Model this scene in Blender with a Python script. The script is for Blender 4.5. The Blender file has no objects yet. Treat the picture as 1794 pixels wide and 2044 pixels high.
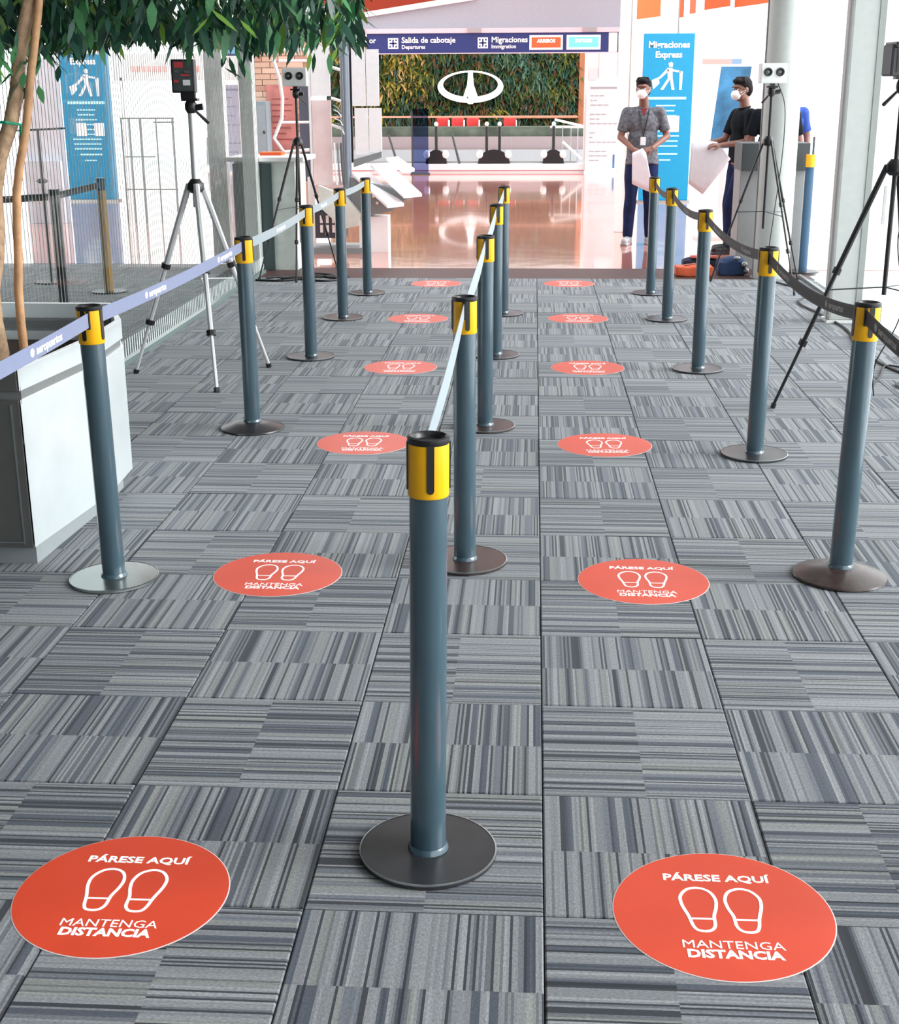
import bpy, bmesh, math, random
from mathutils import Vector, Matrix, noise
PI = math.pi
sc = bpy.context.scene
C = sc.collection

# ------------------------------------------------------------------ camera
F = Vector((-0.0593967, 0.95258135, -0.29843056))
R = Vector((0.99813937, 0.06080124, -0.00458417))
U = Vector((-0.01377815, 0.29814758, 0.95442034))
cd = bpy.data.cameras.new('camera'); cam = bpy.data.objects.new('camera', cd); C.objects.link(cam)
cd.sensor_fit = 'HORIZONTAL'; cd.sensor_width = 36.0; cd.lens = 2666.42 / 1794 * 36
cd.clip_start = 0.05; cd.clip_end = 400
m = Matrix(((R.x, U.x, -F.x, 0), (R.y, U.y, -F.y, 0), (R.z, U.z, -F.z, 1.62), (0, 0, 0, 1)))
cam.matrix_world = m
sc.camera = cam
# ------------------------------------------------------------------ sky and exposure
w = bpy.data.worlds.new('overcast_sky'); sc.world = w; w.use_nodes = True
bg = w.node_tree.nodes['Background']
bg.inputs[0].default_value = (0.975, 0.985, 1.0, 1); bg.inputs[1].default_value = 2.9
sc.view_settings.view_transform = 'Standard'; sc.view_settings.look = 'None'
sc.view_settings.exposure = 0.0; sc.view_settings.gamma = 1.0
sc.view_settings.use_curve_mapping = False

def area(name, loc, rot, sx, sy, power, col=(1, 1, 1)):
    l = bpy.data.lights.new(name, 'AREA'); l.shape = 'RECTANGLE'; l.size = sx; l.size_y = sy
    l.energy = power; l.color = col
    o = bpy.data.objects.new(name, l); C.objects.link(o); o.location = loc; o.rotation_euler = rot
    return o
sl = bpy.data.lights.new('hazy_sun', 'SUN'); sl.energy = 4.4; sl.angle = math.radians(34); sl.color = (.97, .985, 1)
so_ = bpy.data.objects.new('hazy_sun', sl); C.objects.link(so_)
so_.rotation_euler = Vector((-.84, .02, -.50)).to_track_quat('-Z', 'Y').to_euler()
# ceiling luminaires of the queue hall
area('ceiling_lamp', (-0.3, 3.0, 3.55), (0, 0, 0), 1.2, 6.0, 12, (1, .97, .92))
area('ceiling_lamp', (-0.3, 9.5, 3.55), (0, 0, 0), 1.2, 5.0, 12, (1, .97, .92))
area('ceiling_lamp', (-1.5, 31.5, 4.3), (0, 0, 0), 7.0, 4.0, 260, (1, .96, .9))

# ------------------------------------------------------------------ materials
MATS = {}
def mat(name, col, rough=0.5, metal=0.0, spec=0.5, noise_amt=0.0, nscale=20, bump=0.0, coat=0.0, emit=None, alpha=1.0, bscale=None):
    if name in MATS: return MATS[name]
    M = bpy.data.materials.new(name); M.use_nodes = True; MATS[name] = M
    nt = M.node_tree; b = nt.nodes['Principled BSDF']
    b.inputs['Roughness'].default_value = rough; b.inputs['Metallic'].default_value = metal
    b.inputs['Specular IOR Level'].default_value = spec; b.inputs['Coat Weight'].default_value = coat
    b.inputs['Alpha'].default_value = alpha
    tc = nt.nodes.new('ShaderNodeTexCoord')
    nz = nt.nodes.new('ShaderNodeTexNoise'); nz.inputs['Scale'].default_value = nscale; nz.inputs['Detail'].default_value = 4
    nt.links.new(tc.outputs['Object'], nz.inputs['Vector'])
    mr = nt.nodes.new('ShaderNodeMapRange'); mr.inputs[1].default_value = .3; mr.inputs[2].default_value = .7
    a = max(noise_amt, 0.03)
    mr.inputs[3].default_value = 1 - a; mr.inputs[4].default_value = 1 + a
    nt.links.new(nz.outputs['Fac'], mr.inputs[0])
    mx = nt.nodes.new('ShaderNodeVectorMath'); mx.operation = 'SCALE'
    mx.inputs[0].default_value = col[:3]
    nt.links.new(mr.outputs[0], mx.inputs['Scale']); nt.links.new(mx.outputs[0], b.inputs['Base Color'])
    if bump:
        nb = nt.nodes.new('ShaderNodeTexNoise'); nb.inputs['Scale'].default_value = bscale or nscale * 4
        nt.links.new(tc.outputs['Object'], nb.inputs['Vector'])
        bp = nt.nodes.new('ShaderNodeBump'); bp.inputs['Strength'].default_value = bump; bp.inputs['Distance'].default_value = .01
        nt.links.new(nb.outputs['Fac'], bp.inputs['Height']); nt.links.new(bp.outputs[0], b.inputs['Normal'])
    if emit:
        b.inputs['Emission Color'].default_value = (*emit[:3], 1); b.inputs['Emission Strength'].default_value = emit[3]
    return M

def glass_mat(name, tint, refl=0.1, maxr=.14, rough=0.0):
    if name in MATS: return MATS[name]
    M = bpy.data.materials.new(name); M.use_nodes = True; MATS[name] = M
    nt = M.node_tree; nt.nodes.clear()
    out = nt.nodes.new('ShaderNodeOutputMaterial'); tr = nt.nodes.new('ShaderNodeBsdfTransparent'); tr.inputs[0].default_value = (*tint, 1)
    gl = nt.nodes.new('ShaderNodeBsdfGlossy'); gl.inputs['Roughness'].default_value = rough
    lw = nt.nodes.new('ShaderNodeFresnel'); lw.inputs[0].default_value = 1.22
    mp = nt.nodes.new('ShaderNodeMath'); mp.operation = 'MULTIPLY'; mp.inputs[1].default_value = maxr
    ms = nt.nodes.new('ShaderNodeMixShader')
    nt.links.new(lw.outputs[0], mp.inputs[0]); nt.links.new(mp.outputs[0], ms.inputs[0])
    nt.links.new(tr.outputs[0], ms.inputs[1]); nt.links.new(gl.outputs[0], ms.inputs[2]); nt.links.new(ms.outputs[0], out.inputs[0])
    return M

def carpet_mat():
    M = bpy.data.materials.new('striped_carpet'); M.use_nodes = True
    nt = M.node_tree; N = nt.nodes; L = nt.links; b = N['Principled BSDF']
    b.inputs['Roughness'].default_value = .82; b.inputs['Specular IOR Level'].default_value = .35
    b.inputs['Sheen Weight'].default_value = .2; b.inputs['Sheen Roughness'].default_value = .45
    b.inputs['Sheen Tint'].default_value = (.85, .95, 1, 1)
    uv = N.new('ShaderNodeUVMap'); uv.uv_map = 'UVMap'
    sp = N.new('ShaderNodeSeparateXYZ'); L.new(uv.outputs[0], sp.inputs[0])
    at = N.new('ShaderNodeAttribute'); at.attribute_name = 'rnd'; at.attribute_type = 'GEOMETRY'
    def mth(op, a, bb=None):
        n = N.new('ShaderNodeMath'); n.operation = op
        for i, v in enumerate((a, bb)):
            if v is None: continue
            if isinstance(v, (int, float)): n.inputs[i].default_value = v
            else: L.new(v, n.inputs[i])
        return n.outputs[0]
    half = mth('FLOOR', mth('MULTIPLY', sp.outputs[1], 2.0))
    def stripes(n, seed, stops):
        idx = mth('FLOOR', mth('MULTIPLY', sp.outputs[0], n))
        cb = N.new('ShaderNodeCombineXYZ'); L.new(idx, cb.inputs[0]); L.new(half, cb.inputs[1])
        L.new(mth('ADD', mth('MULTIPLY', at.outputs['Fac'], 97.0), seed), cb.inputs[2])
        wn = N.new('ShaderNodeTexWhiteNoise'); wn.noise_dimensions = '3D'; L.new(cb.outputs[0], wn.inputs['Vector'])
        cr = N.new('ShaderNodeValToRGB'); cr.color_ramp.interpolation = 'CONSTANT'
        e = cr.color_ramp.elements
        e[0].position = 0; e[0].color = (*stops[0][1], 1); e[1].position = stops[1][0]; e[1].color = (*stops[1][1], 1)
        for p_, c_ in stops[2:]:
            k = e.new(p_); k.color = (*c_, 1)
        L.new(wn.outputs['Value'], cr.inputs[0]); return cr.outputs[0]
    base = stripes(29.0, 1.3, [(0, (.052, .060, .080)), (.11, (.110, .118, .138)), (.25, (.166, .173, .186)), (.60, (.193, .200, .212)), (.86, (.180, .186, .183))])
    fine = stripes(87.0, 7.7, [(0, (.10, .11, .14)), (.16, (.55, .56, .60)), (.32, (.92, .92, .92)), (.60, (1, 1, 1)), (.85, (1.2, 1.2, 1.18))])
    nz = N.new('ShaderNodeTexNoise'); nz.inputs['Scale'].default_value = 60; nz.inputs['Detail'].default_value = 5
    mp = N.new('ShaderNodeMapping'); mp.inputs['Scale'].default_value = (2.2, 1, 1)
    L.new(uv.outputs[0], mp.inputs[0]); L.new(mp.outputs[0], nz.inputs['Vector'])
    mr = N.new('ShaderNodeMapRange'); mr.inputs[1].default_value = .3; mr.inputs[2].default_value = .7
    mr.inputs[3].default_value = .72; mr.inputs[4].default_value = 1.28
    L.new(nz.outputs['Fac'], mr.inputs[0])
    a = N.new('ShaderNodeVectorMath'); a.operation = 'MULTIPLY'; L.new(base, a.inputs[0]); L.new(fine, a.inputs[1])
    s = N.new('ShaderNodeVectorMath'); s.operation = 'SCALE'; L.new(a.outputs[0], s.inputs[0]); L.new(mr.outputs[0], s.inputs['Scale'])
    L.new(s.outputs[0], b.inputs['Base Color'])
    bp = N.new('ShaderNodeBump'); bp.inputs['Strength'].default_value = .5; bp.inputs['Distance'].default_value = .004
    L.new(s.outputs[0], bp.inputs['Height']); L.new(bp.outputs[0], b.inputs['Normal'])
    return M

def tile_floor_mat():
    M = bpy.data.materials.new('polished_terracotta'); M.use_nodes = True
    nt = M.node_tree; N = nt.nodes; L = nt.links; b = N['Principled BSDF']
    tc = N.new('ShaderNodeTexCoord'); br = N.new('ShaderNodeTexBrick')
    br.offset = .5; br.inputs['Scale'].default_value = 1.0; br.inputs['Brick Width'].default_value = 1.2; br.inputs['Row Height'].default_value = .6
    br.inputs['Mortar Size'].default_value = .008
    br.inputs['Color1'].default_value = (.60, .25, .19, 1); br.inputs['Color2'].default_value = (.54, .21, .16, 1); br.inputs['Mortar'].default_value = (.40, .2, .16, 1)
    L.new(tc.outputs['Object'], br.inputs['Vector']); L.new(br.outputs['Color'], b.inputs['Base Color'])
    nz = N.new('ShaderNodeTexNoise'); nz.inputs['Scale'].default_value = 1.6
    L.new(tc.outputs['Object'], nz.inputs['Vector'])
    bp = N.new('ShaderNodeBump'); bp.inputs['Strength'].default_value = .12; bp.inputs['Distance'].default_value = .02
    L.new(nz.outputs['Fac'], bp.inputs['Height']); L.new(bp.outputs[0], b.inputs['Normal'])
    b.inputs['Roughness'].default_value = .09; b.inputs['Specular IOR Level'].default_value = .9
    b.inputs['Coat Weight'].default_value = .6; b.inputs['Coat Roughness'].default_value = .04
    return M

CARPET = carpet_mat(); TERRA = tile_floor_mat()
WHITE = mat('white_paint', (.86, .87, .87), .45)
COLW = mat('column_white', (.90, .92, .90), .35)
BLACK = mat('black_plastic', (.012, .012, .014), .35)
DGREY = mat('dark_grey', (.06, .07, .075), .45)
POLE = mat('slate_blue_enamel', (.046, .088, .115), .22, spec=.6, coat=.5, noise_amt=.06, nscale=9)
YEL = mat('yellow_cap', (.95, .48, .0), .38)
BASE = mat('black_base', (.022, .023, .027), .30, noise_amt=.2, nscale=30)
BASEB = mat('brown_black_base', (.04, .026, .024), .27, noise_amt=.2, nscale=30)
STEEL = mat('brushed_steel', (.42, .44, .44), .30, metal=1.0)
SILVER = mat('silver_legs', (.72, .72, .74), .35, metal=.4)
BELTL = mat('lilac_grey_belt', (.22, .25, .38), .6)
BELTC = mat('pale_grey_belt', (.30, .36, .39), .45)
BELTR = mat('black_belt', (.018, .017, .020), .6)
RED = mat('orange_red_vinyl', (.60, .055, .020), .38, noise_amt=.05, nscale=6)
VW = mat('white_print', (.92, .92, .92), .4)
CYAN = mat('cyan_totem', (.0, .30, .56), .4)
BLUEO = mat('blue_totem', (.0, .20, .38), .45)
CYANL = mat('pale_cyan_print', (.45, .85, .95), .4)
SIGN = mat('navy_sign', (.016, .028, .16), .5)
ORANGE = mat('orange_panel', (.80, .12, .02), .5)
GREYC = mat('soffit_grey', (.36, .37, .42), .6)
SKIN = mat('skin', (.22, .10, .072), .5, noise_amt=.06)
HAIR = mat('black_hair', (.008, .007, .008), .8, spec=.2)
JEAN = mat('navy_denim', (.012, .02, .07), .9, spec=.2, noise_amt=.3, nscale=12)
SHIRT = mat('grey_checked_shirt', (.13, .135, .155), .9, spec=.2, noise_amt=.45, nscale=34)
BSHIRT = mat('black_cloth', (.006, .009, .013), .9, spec=.15, noise_amt=.2)
BLUSH = mat('blue_cloth', (.02, .07, .35), .8, noise_amt=.2)
PAPER = mat('white_paper', (.88, .87, .93), .6)
LAV = mat('lavender_poster', (.42, .45, .58), .5)
GREYP = mat('pale_grey_poster', (.66, .70, .73), .5)
SOFTINK = mat('grey_ink', (.22, .24, .34), .6)
PALEINK = mat('pale_ink', (.33, .35, .38), .6)
GLASS = glass_mat('clear_glass', (.975, .985, .98))
GLASSD = glass_mat('blue_screen_glass', (.42, .48, .68), maxr=.6)
WOOD = mat('pale_trunk', (.50, .33, .20), .7, noise_amt=.3, nscale=25, bump=.3)
WOOD2 = mat('tan_cane', (.62, .34, .17), .6, noise_amt=.2, nscale=18, bump=.2)
PLM = mat('planter_metal', (.74, .80, .81), .28, metal=.35, noise_amt=.06, nscale=4)
PLSHADE = mat('planter_shaded_metal', (.16, .155, .15), .45, metal=.5)  # planter metal darkened, shade of the front face put into its colour
SOIL = mat('soil', (.035, .022, .016), .95, noise_amt=.5, bump=.6)
LEAF1 = mat('leaf_green', (.055, .20, .075), .42, noise_amt=.4, nscale=8)
LEAF2 = mat('leaf_dark_green', (.016, .07, .045), .35, noise_amt=.4, nscale=8)
LEAF3 = mat('leaf_light_green', (.17, .33, .05), .42, noise_amt=.3, nscale=8)
REDS = mat('red_seat', (.62, .04, .04), .5)
PINKG = mat('pinkish_stone', (.27, .21, .22), .6)
LGREY = mat('light_stone', (.32, .32, .34), .6)
MGREY = mat('mid_grey', (.23, .26, .27), .5)
OUTG = mat('pale_paving', (.78, .82, .83), .45, noise_amt=.05, nscale=2)
BRICKC = mat('brick_tan', (.45, .27, .19), .7)
CABLE = mat('black_cable', (.012, .012, .013), .5)

# ------------------------------------------------------------------ geometry helpers
class G:
    def __init__(s): s.v = []; s.f = []; s.mi = []; s.cur = 0
    def add(s, vs, fs):
        n = len(s.v); s.v += [Vector(v) for v in vs]
        s.f += [tuple(i + n for i in f) for f in fs]; s.mi += [s.cur] * len(fs); return s
    def box(s, x0, y0, z0, x1, y1, z1, M=None, taper=None):
        vs = [Vector((x, y, z)) for z in (z0, z1) for y in (y0, y1) for x in (x0, x1)]
        if M: vs = [M @ v for v in vs]
        return s.add(vs, [(0, 2, 3, 1), (4, 5, 7, 6), (0, 1, 5, 4), (2, 6, 7, 3), (0, 4, 6, 2), (1, 3, 7, 5)])
    def cbox(s, cx, cy, cz, sx, sy, sz, M=None):
        T = Matrix.Translation((cx, cy, cz)) @ (M or Matrix())
        return s.box(-sx/2, -sy/2, -sz/2, sx/2, sy/2, sz/2, T)
    def lathe(s, prof, n=24, M=None, close=True):
        M = M or Matrix(); vs = []
        for r, z in prof:
            for k in range(n):
                a = 2*PI*k/n; vs.append(M @ Vector((r*math.cos(a), r*math.sin(a), z)))
        fs = []
        for i in range(len(prof)-1):
            for k in range(n):
                k2 = (k+1) % n; fs.append((i*n+k, i*n+k2, (i+1)*n+k2, (i+1)*n+k))
        if close:
            fs.append(tuple(reversed(range(n)))); fs.append(tuple((len(prof)-1)*n+k for k in range(n)))
        return s.add(vs, fs)
    def tube(s, pts, r, n=8, sy=1.0):
        pts = [Vector(p) for p in pts]; rs = r if isinstance(r, (list, tuple)) else [r]*len(pts)
        prev = None; vs = []
        for i, p in enumerate(pts):
            d = (pts[min(i+1, len(pts)-1)] - pts[max(i-1, 0)]).normalized()
            if prev is None:
                a = Vector((0, 0, 1)) if abs(d.z) < .9 else Vector((1, 0, 0)); x = d.cross(a).normalized()
            else: x = (prev - d*prev.dot(d)).normalized()
            prev = x; y = d.cross(x)
            for k in range(n):
                t = 2*PI*k/n; vs.append(p + (x*math.cos(t) + y*math.sin(t)*sy)*rs[i])
        fs = []
        for i in range(len(pts)-1):
            for k in range(n):
                k2 = (k+1) % n; fs.append((i*n+k, i*n+k2, (i+1)*n+k2, (i+1)*n+k))
        fs.append(tuple(reversed(range(n)))); fs.append(tuple((len(pts)-1)*n+k for k in range(n)))
        return s.add(vs, fs)
    def ell(s, c, rx, ry, rz, M=None, n=14, m=9):
        T = Matrix.Translation(c) @ (M or Matrix()); vs = [T @ Vector((0, 0, -rz))]
        for i in range(1, m):
            ph = -PI/2 + PI*i/m
            for k in range(n):
                a = 2*PI*k/n; vs.append(T @ Vector((rx*math.cos(ph)*math.cos(a), ry*math.cos(ph)*math.sin(a), rz*math.sin(ph))))
        vs.append(T @ Vector((0, 0, rz))); fs = []
        for k in range(n): fs.append((0, 1+(k+1) % n, 1+k))
        for i in range(m-2):
            for k in range(n):
                k2 = (k+1) % n; a = 1+i*n; fs.append((a+k, a+k2, a+n+k2, a+n+k))
        a = 1+(m-2)*n
        for k in range(n): fs.append((a+k, a+(k+1) % n, len(vs)-1))
        return s.add(vs, fs)
    def caps(s, p0, p1, r0, r1, n=12, sy=1.0):
        s.tube([p0, p1], [r0, r1], n, sy); s.ell(p0, r0, r0, r0, n=n, m=7); s.ell(p1, r1, r1, r1, n=n, m=7); return s
    def prism(s, poly, y0, y1, M=None):          # polygon in XZ, extruded along Y
        M = M or Matrix(); n = len(poly)
        vs = [M @ Vector((x, y0, z)) for x, z in poly] + [M @ Vector((x, y1, z)) for x, z in poly]
        fs = [tuple(range(n)), tuple(reversed(range(n, 2*n)))] + [(i, i+n, (i+1) % n+n, (i+1) % n) for i in range(n)]
        return s.add(vs, fs)
    def vprism(s, poly, z0, z1):                 # polygon in XY, extruded along Z
        n = len(poly)
        vs = [(x, y, z0) for x, y in poly] + [(x, y, z1) for x, y in poly]
        fs = [tuple(reversed(range(n))), tuple(range(n, 2*n))] + [(i, (i+1) % n, (i+1) % n+n, i+n) for i in range(n)]
        return s.add(vs, fs)
    def mesh(s, name, mats, smooth=False):
        me = bpy.data.meshes.new(name); me.from_pydata([tuple(v) for v in s.v], [], s.f)
        mats = mats if isinstance(mats, (list, tuple)) else [mats]
        for m_ in mats: me.materials.append(m_)
        me.polygons.foreach_set('material_index', s.mi)
        bm = bmesh.new(); bm.from_mesh(me); bmesh.ops.recalc_face_normals(bm, faces=bm.faces)
        bm.to_mesh(me); bm.free()
        if smooth:
            me.polygons.foreach_set('use_smooth', [True]*len(me.polygons))
            try: me.set_sharp_from_angle(angle=math.radians(38))
            except Exception: pass
        me.update(); return me

def tag(o, label=None, cat=None, group=None, kind=None):
    if label: o['label'] = label
    if cat: o['category'] = cat
    if group: o['group'] = group
    if kind: o['kind'] = kind
    return o
def obj(name, g, mats=None, parent=None, smooth=False, loc=None, bevel=0):
    me = g if isinstance(g, bpy.types.Mesh) else g.mesh(name, mats, smooth)
    o = bpy.data.objects.new(name, me); C.objects.link(o)
    if parent: o.parent = parent
    if loc: o.location = loc
    if bevel:
        b = o.modifiers.new('bevel', 'BEVEL'); b.width = bevel; b.segments = 2; b.limit_method = 'ANGLE'
    return o
def thing(name, label, cat, loc=(0, 0, 0), rz=0, group=None):
    o = bpy.data.objects.new(name, None); C.objects.link(o); o.location = loc; o.rotation_euler = (0, 0, rz)
    o.empty_display_size = .1
    return tag(o, label, cat, group)
def dup(root, loc, rz, label, group=None):
    r = root.copy(); C.objects.link(r); r.location = loc; r.rotation_euler = (0, 0, rz); r['label'] = label
    if group: r['group'] = group
    for ch in list(root.children):
        c = ch.copy(); C.objects.link(c); c.parent = r
        for g_ in ch.children:
            d = g_.copy(); C.objects.link(d); d.parent = c
    return r
def mod_mesh(g, name, mats, voxel, smooth=4, disp=0):
    me = g.mesh(name, mats, True); o = bpy.data.objects.new(name, me); C.objects.link(o)
    r = o.modifiers.new('r', 'REMESH'); r.mode = 'VOXEL'; r.voxel_size = voxel
    s = o.modifiers.new('s', 'SMOOTH'); s.iterations = smooth; s.factor = .5
    dg = bpy.context.evaluated_depsgraph_get(); dg.update()
    out = bpy.data.meshes.new_from_object(o.evaluated_get(dg)); bpy.data.objects.remove(o)
    out.name = name
    if disp:
        for v in out.vertices:
            n_ = noise.noise_vector(Vector((v.co.x*9, v.co.y*9, v.co.z*5)))*disp
            v.co += n_
    out.polygons.foreach_set('use_smooth', [True]*len(out.polygons))
    if not out.materials:
        for m_ in (mats if isinstance(mats, (list, tuple)) else [mats]): out.materials.append(m_)
    return out
def text_mesh(body, size, offset=0.0, ext=.0006, align='CENTER', sx=1.0, m_=None, shear=0, spacing=1.0):
    cu = bpy.data.curves.new('t', 'FONT'); cu.body = body; cu.size = size; cu.offset = offset; cu.extrude = ext
    cu.align_x = align; cu.align_y = 'CENTER'; cu.resolution_u = 2; cu.shear = shear; cu.space_character = spacing
    o = bpy.data.objects.new('t', cu); C.objects.link(o)
    dg = bpy.context.evaluated_depsgraph_get(); dg.update()
    me = bpy.data.meshes.new_from_object(o.evaluated_get(dg)); bpy.data.objects.remove(o)
    me.materials.clear(); me.materials.append(m_ or VW)
    for v in me.vertices: v.co.x *= sx
    return me
def merge_into(me, M): me.transform(M); return me
def joined(name, meshes, parent=None, mats=None):
    for me in meshes:
        me.materials.clear(); me.materials.append((mats or [VW])[0]); obj(name, me, None, parent)
RX90 = Matrix.Rotation(PI/2, 4, 'X')
def wall_text(body, size, x, y, z, **k): return merge_into(text_mesh(body, size, **k), Matrix.Translation((x, y, z)) @ RX90)

# ------------------------------------------------------------------ floor with carpet tiles
random.seed(5)
floor = obj('floor', G().box(-14, -5, -.06, 2.56, 12.30, -.009), mat('subfloor', (.015, .016, .02), .9)); tag(floor, kind='structure')
T = .5; GX, GY = .0422, 3.891
def tile_data(rnd, vert, ox=0, oy=0, s=T, gap=.0016, z0=-.0085):
    a = gap; b = gap+.003; L_ = [(a, -.0022), (b, 0)]
    vs = [(a, a, z0), (s-a, a, z0), (s-a, s-a, z0), (a, s-a, z0), (a, a, -.0022), (s-a, a, -.0022), (s-a, s-a, -.0022), (a, s-a, -.0022),
          (b, b, 0), (s-b, b, 0), (s-b, s-b, 0), (b, s-b, 0)]
    fs = [(8, 9, 10, 11)] + [(i, (i+1) % 4, (i+1) % 4+4, i+4) for i in range(4)] + [(i+4, (i+1) % 4+4, (i+1) % 4+8, i+8) for i in range(4)]
    vs = [(x+ox, y+oy, z) for x, y, z in vs]; return vs, fs
def finish_tiles(me, infos):
    uv = me.uv_layers.new(name='UVMap'); at = me.attributes.new('rnd', 'FLOAT', 'FACE')
    for pi, p_ in enumerate(me.polygons):
        ox, oy, rnd, vert = infos[pi // 9]; at.data[pi].value = rnd
        for li in p_.loop_indices:
            c = me.vertices[me.loops[li].vertex_index].co; u = (c.x-ox)/T; v = (c.y-oy)/T
            uv.data[li].uv = (u, v) if vert else (v, u)
    me.materials.append(CARPET)
variants = {}
for vert in (0, 1):
    for k in range(14):
        vs, fs = tile_data(0, vert); me = bpy.data.meshes.new('carpet_tile'); me.from_pydata(vs, [], fs)
        finish_tiles(me, [(0, 0, random.random(), vert)]); variants[(vert, k)] = me
NC0, NC1, NR0, NR1 = -6, 4, -5, 16
for j in range(NR0, NR1+1):
    for i in range(NC0, NC1+1):
        if j == NR1: continue
        o = bpy.data.objects.new('carpet_tile', variants[((i+j) % 2, random.randrange(14))]); C.objects.link(o)
        o.parent = floor; o.location = (GX+i*T, GY+j*T, 0)
vs_, fs_, infos = [], [], []
for j in range(-17, 21):
    for i in range(-26, 5):
        if NC0 <= i <= NC1 and NR0 <= j < NR1: continue
        if i >= NC0 and j > NR1: continue
        if j > 18: continue
        if (i*T+GX) < -13.9: continue
        v, f = tile_data(0, 0, GX+i*T, GY+j*T); n = len(vs_); vs_ += v; fs_ += [tuple(a+n for a in q) for q in f]
        infos.append((GX+i*T, GY+j*T, random.random(), (i+j) % 2))
me = bpy.data.meshes.new('carpet_field'); me.from_pydata(vs_, [], fs_); finish_tiles(me, infos)
cf = obj('carpet_field', me, parent=floor); tag(cf, kind='stuff')
tag(obj('trim_1', G().box(-2.6, 12.40, -.05, 2.56, 13.15, -.002), mat('threshold_mat', (.075, .042, .04), .5, spec=.2, noise_amt=.15, nscale=40)), kind='structure')
tag(obj('floor_2', G().box(-14, 13.15, -.10, 12, 30.0, -.012), TERRA), kind='structure')
tag(obj('trim_2', G().box(-14, 12.4, -.06, -2.62, 13.5, -.010), mat('subfloor', (.015,)*3)), kind='structure')
tag(obj('ground', G().box(2.56, -5, -.12, 30, 13.15, -.02).box(12, 13.15, -.12, 30, 60, -.02).box(-60, -5, -.12, -14, 60, -.02).box(-14, 30, -.12, 12, 60, -.02), OUTG), kind='structure')

# ------------------------------------------------------------------ room shell
tag(obj('ceiling', G().box(-14, -5, 3.7, 2.56, 13.0, 3.85).box(-14, 13.0, 3.7, -2.5, 15.0, 3.85), mat('ceiling_grey', (.42, .42, .42), .7)), kind='structure')  # far left end is an added extension that cuts light from that side
tag(obj('wall_back', G().box(-14, -5.1, 0, 2.56, -5, 3.7), mat('back_wall', (.16, .17, .18), .7)), kind='structure')
tag(obj('wall_light_block', G().box(-6.3, -5, 0, -6.2, 12.0, 3.7), mat('light_block_dark', (.10, .105, .11), .7)), kind='structure')  # added dark wall, set close to block light from the left

# left glazed wall with frit lines
XL = -2.56
wl = thing('window_1', 'glass wall', 'window'); del wl['label'], wl['category']; tag(wl, kind='structure')
for y0, y1 in ((1.0, 4.0), (4.02, 7.2), (7.22, 10.2), (10.22, 12.75)):
    obj('pane', G().box(XL-.006, y0, .03, XL+.006, y1, 3.69), GLASS, wl)
g = G(); y = 1.03
while y < 12.7: g.box(XL+.007, y, .16, XL+.0085, y+.007, 3.6); y += .0505
tag(obj('frit_lines', g, mat('frit', (.20, .245, .225), .5), wl), kind='stuff')
g = G(); y = 1.03
while y < 12.7: g.box(XL+.007, y, .045, XL+.009, y+.014, .155); y += .0505
tag(obj('lit_frit_ends', g, mat('frit_lit', (.75, .85, .83), .4), wl), kind='stuff')  # lower frit ends in white: sunlight on them put into the colour
obj('bottom_channel', G().box(XL-.02, 1.0, 0, XL+.02, 12.75, .03), mat('teal_channel', (.22, .30, .29), .35, metal=.4), wl)
tag(obj('trim_3', G().box(-2.72, 12.76, 0, -2.60, 12.92, 3.7), COLW), kind='structure')
tag(obj('trim_4', G().box(-3.20, 13.45, 0, -3.03, 13.60, 3.7), COLW), kind='structure')

# right glazed wall
XR = 2.46
wr = thing('window_2', 'x', 'x'); del wr['label'], wr['category']; tag(wr, kind='structure')
for y0, y1 in ((-1.0, 3.0), (3.02, 7.0), (7.02, 10.0), (10.02, 12.6)):
    obj('pane', G().box(XR-.006, y0, .02, XR+.006, y1, 3.69), GLASS, wr)
obj('bottom_channel', G().box(XR-.015, -1.0, -.01, XR+.015, 12.6, .02), mat('grey_channel', (.3, .31, .31), .4, metal=.5), wr)
c2 = thing('column', 'slim square white column rising from the carpet edge at right', 'column', (2.29, 10.02, 0))
COLG = mat('column_pale_green', (.56, .59, .57), .4)
obj('shaft', G().box(-.115, -.06, .02, .115, .12, 3.7), COLG, c2, bevel=.02)
obj('shade_strip', G().box(.075, -.068, .02, .119, -.06, 3.7), mat('shade_grey_green', (.34, .37, .35), .4), c2)  # shading of the column's right edge, built as a darker strip
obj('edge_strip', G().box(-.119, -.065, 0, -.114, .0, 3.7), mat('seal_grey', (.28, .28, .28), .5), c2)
obj('base_plate', G().box(-.125, -.07, 0, .125, .13, .02), COLW, c2)
c1 = thing('column', 'thick round white column beside the grey counter', 'column', (2.175, 12.50, 0))
obj('shaft', G().lathe([(.165, .015), (.165, 3.7)], 40), COLG, c1, True)
obj('base_plate', G().lathe([(.18, 0), (.18, .014)], 40), mat('plate_grey', (.45, .46, .45), .4), c1, True)
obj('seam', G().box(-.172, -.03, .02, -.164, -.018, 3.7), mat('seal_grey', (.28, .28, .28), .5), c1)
c3 = thing('column', 'narrow white mullion rising behind the man in the grey shirt', 'column', (1.075, 16.9, -.012))
obj('shaft', G().box(-.075, -.05, 0, .075, .07, 5.0), COLW, c3, bevel=.006)
obj('seam', G().box(.05, -.058, 0, .06, -.05, 5.0), mat('seal_beige', (.42, .38, .34), .5), c3)
c4 = thing('column', 'white column rising behind the bright cyan totem', 'column', (2.15, 23.0, -.012))
obj('shaft', G().lathe([(.14, 0), (.14, 4.6)], 24), COLW, c4, True)
obj('seam', G().box(.12, -.1, 0, .14, -.08, 4.6), mat('seal_grey', (.28, .28, .28), .5), c4)

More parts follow.
